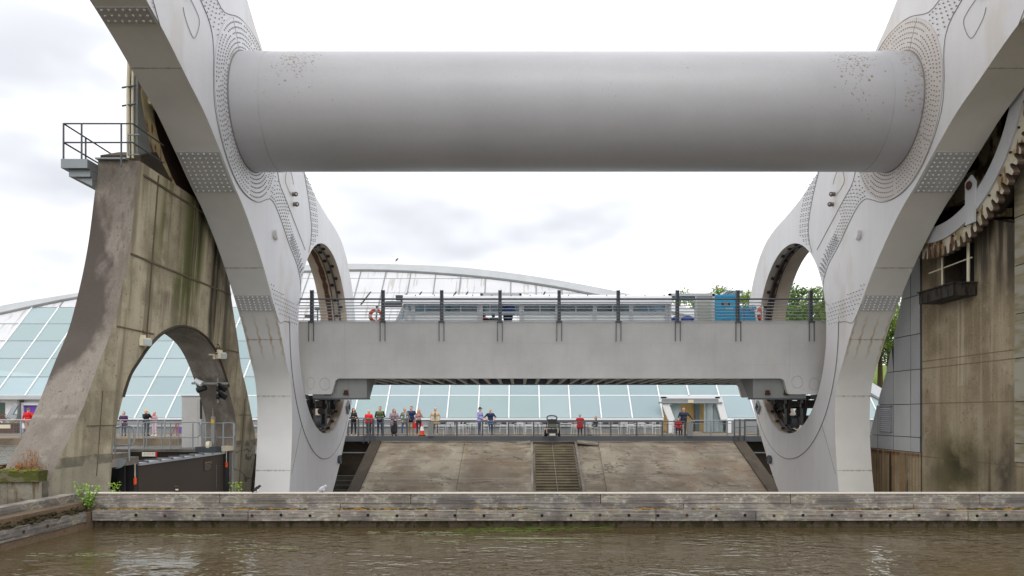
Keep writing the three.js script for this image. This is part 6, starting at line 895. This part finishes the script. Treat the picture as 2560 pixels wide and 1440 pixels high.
  for (let i = 0; i < P.count; i++) { let best = 9, c = top; const x = P.getX(i), y = P.getY(i), z = P.getZ(i); for (const b of B) { const d = capD(x, y, z, b); if (d < best) { best = d; c = b[4]; } } if (o.hood && z > 0.045 && y > 1.55 + dy && y < 1.72 + dy) c = skin; if (o.belt && y < o.belt && c === vest) c = bot; const n = 0.9 + 0.2 * vn(x * 30 + 60, y * 30 + 60, 256, 256, 3); col.set([c.r * n, c.g * n, c.b * n], i * 3); }
  g.setAttribute('color', new THREE.BufferAttribute(col, 3));
  const tint = (geo2, c) => { const q = flat(geo2), a = new Float32Array(q.attributes.position.count * 3); for (let i = 0; i < a.length; i += 3) a.set([c.r, c.g, c.b], i); q.setAttribute('color', new THREE.BufferAttribute(a, 3)); return q; };
  const extra = [];
  for (const q of [-1, 1]) { extra.push(tint(ball(0.011, V(q * 0.033, 1.655 + dy, 0.088), 1.2, 0.8, 0.6, 6), lin(0x2a1d18))); const [h0, d] = o['hand' + q]; const side = V(d[2], 0, -d[0]); if (side.length() < 0.1) side.set(1, 0, 0); side.normalize(); for (let f = 0; f < 4; f++) { const a = V(...h0).addScaledVector(side, (f - 1.5) * 0.017), L = [0.055, 0.066, 0.062, 0.048][f], b = a.clone().addScaledVector(V(...d), 0.02 + L * 0.6).add(V(0, -0.008, 0.01)); extra.push(tint(bar(a, b, 0.0095, 5, 0.008), skin), tint(bar(b, b.clone().addScaledVector(V(...d), L * 0.3).add(V(0, -0.012, -0.012)), 0.008, 5, 0.006), skin)); } const a = V(...h0).addScaledVector(V(...d), -0.04).addScaledVector(side, -q * 0.028); extra.push(tint(bar(a, a.clone().addScaledVector(side, -q * 0.03).addScaledVector(V(...d), 0.045), 0.011, 5, 0.008), skin)); }
  extra.push(tint(box(0.04, 0.009, 0.012, 0, 1.585 + dy, 0.098), lin(0x9a5b4c)));
  const body = mergeGeometries([flat(g), ...extra]); body.scale(s, s, s); body.userData.keep = true;
  const m = obj('body', body, skinM, t);
  const hg = [], C = [0, 1.67 + dy, 0];
  const hr = o.hairStyle ?? 'short';
  if (!o.hood && hr !== 'bald') {
    const hb = [[[0, 1.68 + dy, -0.02], [0, 1.69 + dy, -0.012], 0.094, 0.094]];
    if (hr === 'short') hb.push([[0, 1.62 + dy, -0.05], [0, 1.66 + dy, -0.03], 0.07, 0.08]);
    if (hr === 'bob') for (const q of [-1, 1]) hb.push([[q * 0.07, 1.68 + dy, -0.01], [q * 0.085, 1.56 + dy, 0], 0.05, 0.04]), hb.push([[0, 1.66 + dy, -0.06], [0, 1.55 + dy, -0.06], 0.07, 0.06]);
    if (hr === 'long') for (const q of [-1, 1]) hb.push([[q * 0.075, 1.67 + dy, 0], [q * 0.1, 1.36 + dy, 0.05], 0.045, 0.035]), hb.push([[0, 1.66 + dy, -0.06], [0, 1.36 + dy, -0.1], 0.08, 0.07]);
    const HF = (x, y, z) => { let r = 9; for (const b of hb) r = Math.min(r, capD(x, y, z, b)); const face = Math.hypot(x / 0.072, (y - 1.625 - dy) / 0.085, (z - 0.1) / 0.075) - 1; return Math.max(r, -face * 0.07); };
    const q = surfNet(HF, [-0.19, 1.26 + dy, -0.24], [0.19, 1.84 + dy, 0.18], 0.02); q.scale(s, s, s); q.userData.keep = true; q.setAttribute('uv', new THREE.BufferAttribute(new Float32Array(q.attributes.position.count * 2), 2)); obj('hair', q, std(o.hair ?? 0x4a3424, 0.7), t);
  }
  const S = (gg) => gg.scale(s, s, s);
  if (o.cap) obj('cap', [S(new THREE.SphereGeometry(0.108, 14, 6, 0, 6.284, 0, 1.6).translate(0, 1.69 + dy, 0)), S(box(0.16, 0.015, 0.12, 0, 1.7 + dy, 0.14, 0.15))], std(o.cap, 0.8), t);
  if (o.phone) obj('camera', S(box(0.12, 0.09, 0.06, 0.0, 1.56, 0.28)), std(o.phone, 0.4), t);
  if (o.bag) obj('bag', S(new THREE.CylinderGeometry(0.1, 0.15, 0.36, 10).scale(1, 1, 0.5).translate(-0.3 * (o.bagSide ?? 1), 0.66, 0.08)), std(o.bag, 0.6), t);
  if (o.scarf) obj('scarf', S(new THREE.TorusGeometry(0.075, 0.035, 8, 16).rotateX(Math.PI / 2 - 0.2).translate(0, 1.5 + dy, 0.015)), std(o.scarf, 0.9), t);
  if (o.shirt) obj('shirt_front', S(box(0.1, 0.36, 0.02, 0, 1.26 + dy, 0.135, -0.06)), std(o.shirt, 0.8), t);
  if (o.stripes) for (const q of [-1, 1]) obj('sleeve_stripe', S(bar(V(q * 0.2, 1.44, 0.055), V(q * 0.262, 1.18, 0.08), 0.018, 6)), M.white, t);
  if (o.bands) for (const y of [0.98, 1.08]) obj('reflective_band', S(new THREE.CylinderGeometry(0.168, 0.168, 0.035, 20, 1, true).scale(1.1, 1, 0.86).translate(0, y, 0)), M.white, t);
  return t;
}
const stand = (px, d) => V(X(px, d), 0, -d);
person('person', 'person in red jacket and beige trousers drinking before the purple door at far left', stand(71, 46.5), 0.25, { top: 0xd0141b, bottom: 0xb99a7c, shoes: 0xb99a7c, h: 1.72, w: 1.22, arms: 'one', cap: 0x6b5a44, bag: 0xe8e8ee, hair: 0x8a8178 });
person('person', 'person in dark clothes mostly hidden behind the left edge of the flared pier', stand(103, 46.8), 0.4, { top: 0x23313c, bottom: 0x2a2c30, h: 1.68, arms: 'one', hair: 0x5a4433 });
person('person', 'person in a purple hooded coat standing at the wharf fence under the arch', stand(309, 45.5), 0.1, { top: 0x4a1f4f, bottom: 0x3a3e4c, h: 1.5, w: 1.2, arms: 'front', hood: true, coat: 0.85, skin: 0xd9a98e });
person('person', 'blond person in a dark navy jacket looking down at a camera on the wharf', stand(366, 45.6), 0.9, { top: 0x171c26, bottom: 0x20242c, h: 1.62, w: 1.1, arms: 'face', hair: 0xd9b877, hairStyle: 'bob', coat: 0.9, phone: 0xb7bcc4 });
person('person', 'person in a pink jacket, pink scarf and pale pink trousers with folded arms', stand(386, 45.7), -0.3, { top: 0xc49aa0, bottom: 0xdcc3d6, shoes: 0xe9e4e6, h: 1.52, arms: 'folded', hair: 0xd9b58c, hairStyle: 'short', scarf: 0xd8707a });
person('person', 'long dark-haired woman in a black jacket with white sleeve stripes and folded arms', stand(884, 46.5), 0.5, { top: 0x17171b, bottom: 0x17181f, shoes: 0xe8e8e8, h: 1.72, arms: 'folded', hair: 0x1d1612, hairStyle: 'long', stripes: true });
person('person', 'blond person in a bright red jacket with reflective bands behind the left ladder', stand(922, 46.45), 0.3, { top: 0xe0181c, bottom: 0x3d4a45, shoes: 0x33393a, h: 1.6, w: 1.08, arms: 'folded', hair: 0xdcbf93, hairStyle: 'short', bands: true, coat: 0.92 });
person('person', 'tall person in an olive green vest over navy sleeves and jeans', stand(950, 46.7), 0.1, { top: 0x4f5a2c, sleeve: 0x1c2233, bottom: 0x2c3a56, shoes: 0x232323, h: 1.82, w: 1.14, arms: 'front', hair: 0x5b3d2a });
person('person', 'curly-haired woman in a pale floral cardigan over a long black dress', stand(985, 46.6), 0.6, { top: 0x9a8690, bottom: 0x15151a, vest: 0x9a8690, shirt: 0x17171b, h: 1.68, w: 1.28, arms: 'front', hair: 0x8a5f3d, hairStyle: 'long', skirt: 0.3, coat: 0.75 });
person('person', 'person in a grey hooded parka and blue jeans with one foot forward', stand(1012, 47.6), 0.4, { top: 0x7e7f6f, bottom: 0x4a6485, shoes: 0xbfc3c6, h: 1.75, arms: 'pocket', hood: 0x9aa3aa, coat: 0.88, stance: 0.16, shirt: 0xb9c4d2 });
person('person', 'person in a navy blue rain jacket and beige trousers beside the grey parka', stand(1028, 48.2), -0.2, { top: 0x1c2c57, bottom: 0xa8916b, shoes: 0x9a856a, h: 1.85, w: 1.16, arms: 'pocket', hair: 0x3a2a20, coat: 0.92 });
person('person', 'long-haired girl in a dusty pink top and dark leggings holding a red bag', stand(1047, 47.8), 0.3, { top: 0xb38c84, bottom: 0x3a2530, shoes: 0xc63a52, h: 1.66, w: 0.92, arms: 'one', hair: 0xb98255, hairStyle: 'long', bag: 0xc81626 });
person('person', 'grey-haired person in an open beige coat over a grey shirt behind the cafe fence', stand(1088, 47.6), 0.05, { top: 0xc9b48e, bottom: 0x33352f, shoes: 0xdad7d0, h: 1.76, w: 1.08, arms: 'pocket', hair: 0xb9b4ac, shirt: 0x6f7075, coat: 0.82 });
person('person', 'person in a lilac shirt and dark cap looking down among the cafe tables', stand(1200, 47.8), 1.0, { top: 0x9d9bc9, bottom: 0x3c4a68, shoes: 0x1d1f24, h: 1.78, w: 1.1, arms: 'front', hair: 0x2b2522, cap: 0x22242c, coat: 0.92 });
person('person', 'bald person in a navy polo shirt and jeans with hands on hips', stand(1226, 47.8), 0.35, { top: 0x141d45, bottom: 0x3d5a86, shoes: 0x26262a, h: 1.68, w: 1.14, arms: 'hip', short: true, hairStyle: 'bald' });
person('person', 'person in a long red coat, grey cap and black trousers at a cafe table', stand(1450, 46.8), -0.15, { top: 0xb0141c, bottom: 0x18191d, h: 1.32, w: 1.3, arms: 'rail', hair: 0x8f8a84, cap: 0x8d877f, coat: 0.72 });
person('person', 'grey-haired person in a dark jacket and pale trousers seated facing left at a cafe table', stand(1489, 47.2), -1.2, { sit: true, top: 0x232733, bottom: 0xb5b0a8, shoes: 0x222226, h: 1.66, w: 1.08, arms: 'lap', hair: 0xa8977c });
M.chair(1490, 47.25, -1.2, 'aluminium cafe chair holding the grey-haired person in the dark jacket');
person('person', 'bald person in a navy sweater leaning one hand on the fence before the porch', stand(1709, 47.0), 0.15, { top: 0x20273d, bottom: 0x25283a, h: 1.75, w: 1.26, arms: 'lean', hairStyle: 'bald', skin: 0xc98f78 });
person('person', 'child in a red coat and dark trousers seated in front of the navy sweater', stand(1696, 46.6), -0.3, { sit: true, top: 0xa3141f, bottom: 0x1d2236, h: 1.52, arms: 'lap', hair: 0x6a3e2c, hairStyle: 'bob', scarf: 0xb01824, coat: 0.95 });
M.chair(1698, 46.75, -0.3, 'aluminium cafe chair holding the child in the red coat');
// passengers in the boat
[[1040, 0x8d8d88, 0xcfcac0, 'silver-haired passenger in grey nearest the bow of the trip boat'], [1082, 0x6b6f7c, 0x2b2522, 'dark-haired passenger in slate grey, second from the bow'], [1124, 0xbcd0e6, 0xb98f72, 'balding passenger in pale blue in the second window bay'], [1152, 0xd6dde0, 0xdcc9a2, 'fair passenger in white beside the pale blue shirt'], [1211, 0xc22a55, 0x9a5a3c, 'red-haired passenger in bright pink by the middle doorway'], [1233, 0x9c9a94, 0x6a625a, 'passenger in stone grey behind the bright pink top'], [1318, 0xd0b4a8, 0x6b5138, 'brown-haired passenger in dusty rose right of the doorway'], [1358, 0x7dbb4a, 0x5a2f22, 'passenger in lime green in the fourth window bay'], [1407, 0x8f8078, 0x7a3f2a, 'auburn-haired passenger in taupe behind the fifth post'], [1447, 0x7a747c, 0x2a2422, 'dark-haired passenger in mauve grey'], [1472, 0xc99a88, 0x3a3330, 'passenger in salmon in the fifth window bay'], [1514, 0x6d7390, 0xa85c3e, 'ginger-haired passenger in blue grey'], [1556, 0xa09088, 0x3a2a26, 'passenger in beige beside the seventh post'], [1601, 0xc9606a, 0x241d1c, 'black-haired passenger in coral red'], [1637, 0x9a9a92, 0xb09470, 'sandy-haired passenger in light grey nearest the stern']].forEach(([px, top, hair, label], i) => person('person', label, V(X(px, 32.9), 4.7, -32.75 - (i % 2) * 0.35), [2.6, 1.2, -0.4, 3.0, 0.8][i % 5], { sit: true, top, bottom: 0x3a3e4a, hair, h: 1.66, w: 1.12, arms: 'lap', cell: 0.034, hairStyle: i % 3 ? 'short' : 'bob', group: 'passengers seated in the trip boat' }));
person('person', 'crew member in a blue shirt standing in the middle doorway of the trip boat', V(X(1270, 32.5), 4.58, -32.4), 2.7, { top: 0x3c62a8, bottom: 0x22304a, h: 1.86, w: 1.2, arms: 'front', hair: 0x6a655e });

// birds on the quay
{
  const b1 = thing('wagtail', 'small dark bird leaning forward on the quay capping at the foot of the left arm', 'bird', [X(642, 16.5), -0.35, -16.5], 0.2); bird(b1, 0.16, std(0x2a2a2e, 0.8), M.white, 0.75);
  const b2 = thing('gull', 'grey and white gull chick on the quay capping beside the left arm', 'bird', [X(806, 16.5), -0.35, -16.5], 0.4); bird(b2, 0.17, std(0xb9bcc2, 0.8), M.white, 0.6);
  const b3 = thing('duck', 'cream-breasted bird facing the camera on the quay before the black lock gate', 'bird', [X(443, 16.55), -0.35, -16.55], -1.57); bird(b3, 0.17, std(0x3a2e26, 0.8), std(0xe8dcc6, 0.8), 0.35);
}
// floating weed on the canal
{
  const l = [], l2 = []; const put = (a, px, py, n, sx, sz, w) => { const d = (EYE - CW) * F / (py - 1033); for (let i = 0; i < n; i++) { const x = X(px, d) + rr(-sx, sx), z = -d + rr(-sz, sz) * rnd(), L = rr(0.05, w); a.push(box(L, 0.004, rr(0.008, 0.03), x, CW + 0.009, z, 0, rr(-0.25, 0.25), 0)); } };
  for (const [px, py, n, sx, w] of [[1030, 1332, 40, 0.9, 0.22], [1100, 1338, 24, 0.5, 0.2], [1110, 1354, 18, 0.25, 0.3], [660, 1372, 40, 0.6, 0.25], [470, 1340, 30, 0.6, 0.2], [170, 1390, 22, 0.8, 0.25], [1380, 1355, 10, 0.4, 0.2], [1870, 1362, 8, 0.3, 0.2], [240, 1387, 14, 0.4, 0.2]]) put(l, px, py, n, sx, 0.3, w);
  for (const [px, py, n, sx, w] of [[1300, 1322, 60, 1.1, 0.4], [1420, 1318, 50, 0.9, 0.5], [1230, 1328, 60, 0.8, 0.4]]) put(l2, px, py, n, sx, 0.5, w);
  for (let i = 0; i < 5; i++) { const d = (EYE - CW) * F / (1346 - 1033); l.push(box(rr(1.0, 1.9), 0.006, 0.02, X(1330, d) + rr(-0.3, 0.3), CW + 0.01, -d + i * 0.03, 0, rr(-0.05, 0.05), 0)); }
  tag(stuff(obj('floating_weed', l, std(0x7d7f5c, 0.6))), 'pale scraps of floating weed and a long reed lying on the canal surface', 'pond weed');
  tag(stuff(obj('floating_weed', l2, std(0x55631f, 0.7))), 'green strands of water weed along the foot of the timber quay', 'pond weed');
}

// ---------------------------------------------------------------- hillside and trees behind, at right
{
  const gx = 60, gz = 50, pos = [], hH = (x, z) => { const t = smooth(-60, -150, z); return -0.1 + 11 * t * smooth(10, 45, x) + 0.5 * fbm((x + 60) / 300, (-z) / 300, 20, 20, 3, 4) - 0.25; }, idx = [];
  for (let j = 0; j <= gz; j++) for (let i = 0; i <= gx; i++) { const x = lerp(-20, 220, i / gx), z = lerp(-56.5, -260, j / gz); pos.push(x, hH(x, z), z); }
  for (let j = 0; j < gz; j++) for (let i = 0; i < gx; i++) { const a = j * (gx + 1) + i; idx.push(a, a + 1, a + gx + 2, a, a + gx + 2, a + gx + 1); }
  const g = new THREE.BufferGeometry(); g.setAttribute('position', new THREE.Float32BufferAttribute(pos, 3)); g.setIndex(idx); g.computeVertexNormals();
  struct('grass_hill', g, std(0x8fa044, 1, { map: tex(512, 512, (x, y) => { const n = fbm(x, y, 8, 30, 5, 4); return mixc([214, 220, 190], [150, 170, 110], n); }, 18, 18), side: THREE.DoubleSide }));
  const leaf = M.leafMesh;
  const tree = (name, label, x, z, h, r, color, n) => {
    const y0 = hH(x, z), t = thing(name, label, 'tree', [x, y0 - 0.2, z], rr(0, 6.28)), tr = [bar(V(0, 0, 0), V(0.1, h * 0.72, 0), 0.03 * h, 8, 0.008 * h)], lv = [];
    const limbs = []; for (let i = 0; i < 12; i++) { const a = i * 2.4 + rr(-0.4, 0.4), b = V(0.05, h * rr(0.25, 0.7), 0), e = b.clone().add(V(Math.cos(a) * r * rr(0.5, 0.95), h * rr(0.08, 0.3), Math.sin(a) * r * rr(0.5, 0.95))); tr.push(bar(b, e, 0.009 * h, 5, 0.002 * h)); limbs.push(e); }
    limbs.push(V(0, h * 0.88, 0), V(0.2 * r, h * 0.75, 0.2 * r), V(-0.2 * r, h * 0.95, 0), V(0.1, h * 0.5, 0));
    const clumps = []; for (const e of limbs) for (let k = 0; k < 5; k++) clumps.push([e.x + rr(-0.35, 0.35) * r, Math.min(h, e.y + rr(-0.14, 0.14) * h), e.z + rr(-0.35, 0.35) * r, rr(0.12, 0.3) * r]);
    const per = Math.round(n / clumps.length); for (const [cx, cy, cz, cr] of clumps) for (let i = 0; i < per; i++) { const u = rr(-1, 1), a = rr(0, 6.28), q = Math.cbrt(rr(0.15, 1)) * cr, s = Math.sqrt(1 - u * u); lv.push([cx + q * s * Math.cos(a), cy + 0.75 * q * u, cz + q * s * Math.sin(a), rr(0.11, 0.24)]); }
    obj('trunk', tr, std(0x5a4a38, 0.95), t); M.leafIM(lv, color, t, 'crown');
  };
  const leafM = (c) => new THREE.MeshPhysicalMaterial({ color: c, roughness: 0.75, transmission: 0.3, thickness: 0, side: THREE.DoubleSide }), L1 = leafM(0x739238), L2 = leafM(0x859f45), L3 = leafM(0x5f8034), L4 = leafM(0x94a64e);
  const T = [[1750, 78, 746, 2.6, L4, 'small sparse tree whose top peeks over the boat roof left of the blue stern'], [1800, 80, 724, 3.4, L2, 'bright green tree directly behind the blue stern of the boat'], [1845, 84, 733, 3.0, L1, 'mid green tree between the solar panel and the right ring'], [1880, 78, 728, 2.8, L2, 'green tree partly behind the left edge of the right ring'], [1960, 86, 733, 3.0, L1, 'green tree seen through the right ring at its left side'], [1995, 80, 724, 3.2, L3, 'darker green tree in the middle of the right ring opening'], [2040, 82, 727, 3.2, L2, 'leafy tree at the right side of the right ring opening'], [2085, 90, 726, 4, L1, 'green tree hidden mostly behind the right arm'], [2200, 96, 720, 3.6, L3, 'dark green tree in the gap left of the cladded pier'], [2246, 92, 735, 4.2, L2, 'bright green tree against the slanted cladding edge'], [2222, 104, 772, 4.2, L1, 'broad green tree behind the hillside in the narrow gap'], [2290, 100, 730, 5, L1, 'green tree behind the cladded pier'], [1910, 94, 752, 4, L3, 'dark tree low behind the gondola railing'], [2020, 96, 748, 4.5, L3, 'dark green tree behind the brighter ones in the right ring']];
  for (const [px, d, py, r, mat, label] of T) { const x = X(px, d), h = Y(py, d) - hH(x, -d); tree('tree', label, x, -d, h, r, mat, 8500); }
  const hg = []; for (let i = 0; i < 900; i++) { const d = rr(84, 100); hg.push([X(rr(1700, 2120), d), rr(1, 9), -d, rr(0.25, 0.5)]); } const hd = thing('hedge', 'mass of green shrubs low behind the gondola and boat at right', 'hedge'); M.leafIM([...hg, ...hg.map(([a, b, c, s]) => [a + rr(-1, 1), b * rr(0.3, 1), c + 2, s])], L3, hd, 'foliage'); stuff(hd);
  const fn = thing('hill_fence', 'thin wire fence post on the grassy slope in the narrow gap', 'fence', [X(2191, 80), hH(X(2191, 80), -80), -80]); obj('post', bar(V(0, 0, 0), V(0, 2.2, 0), 0.06, 6), M.dark, fn); for (const y of [0.9, 1.6, 2.1]) obj('wire', bar(V(-1, y, 0), V(4, y, 0), 0.015, 4), M.galv, fn);
}

renderer.render(scene, camera);
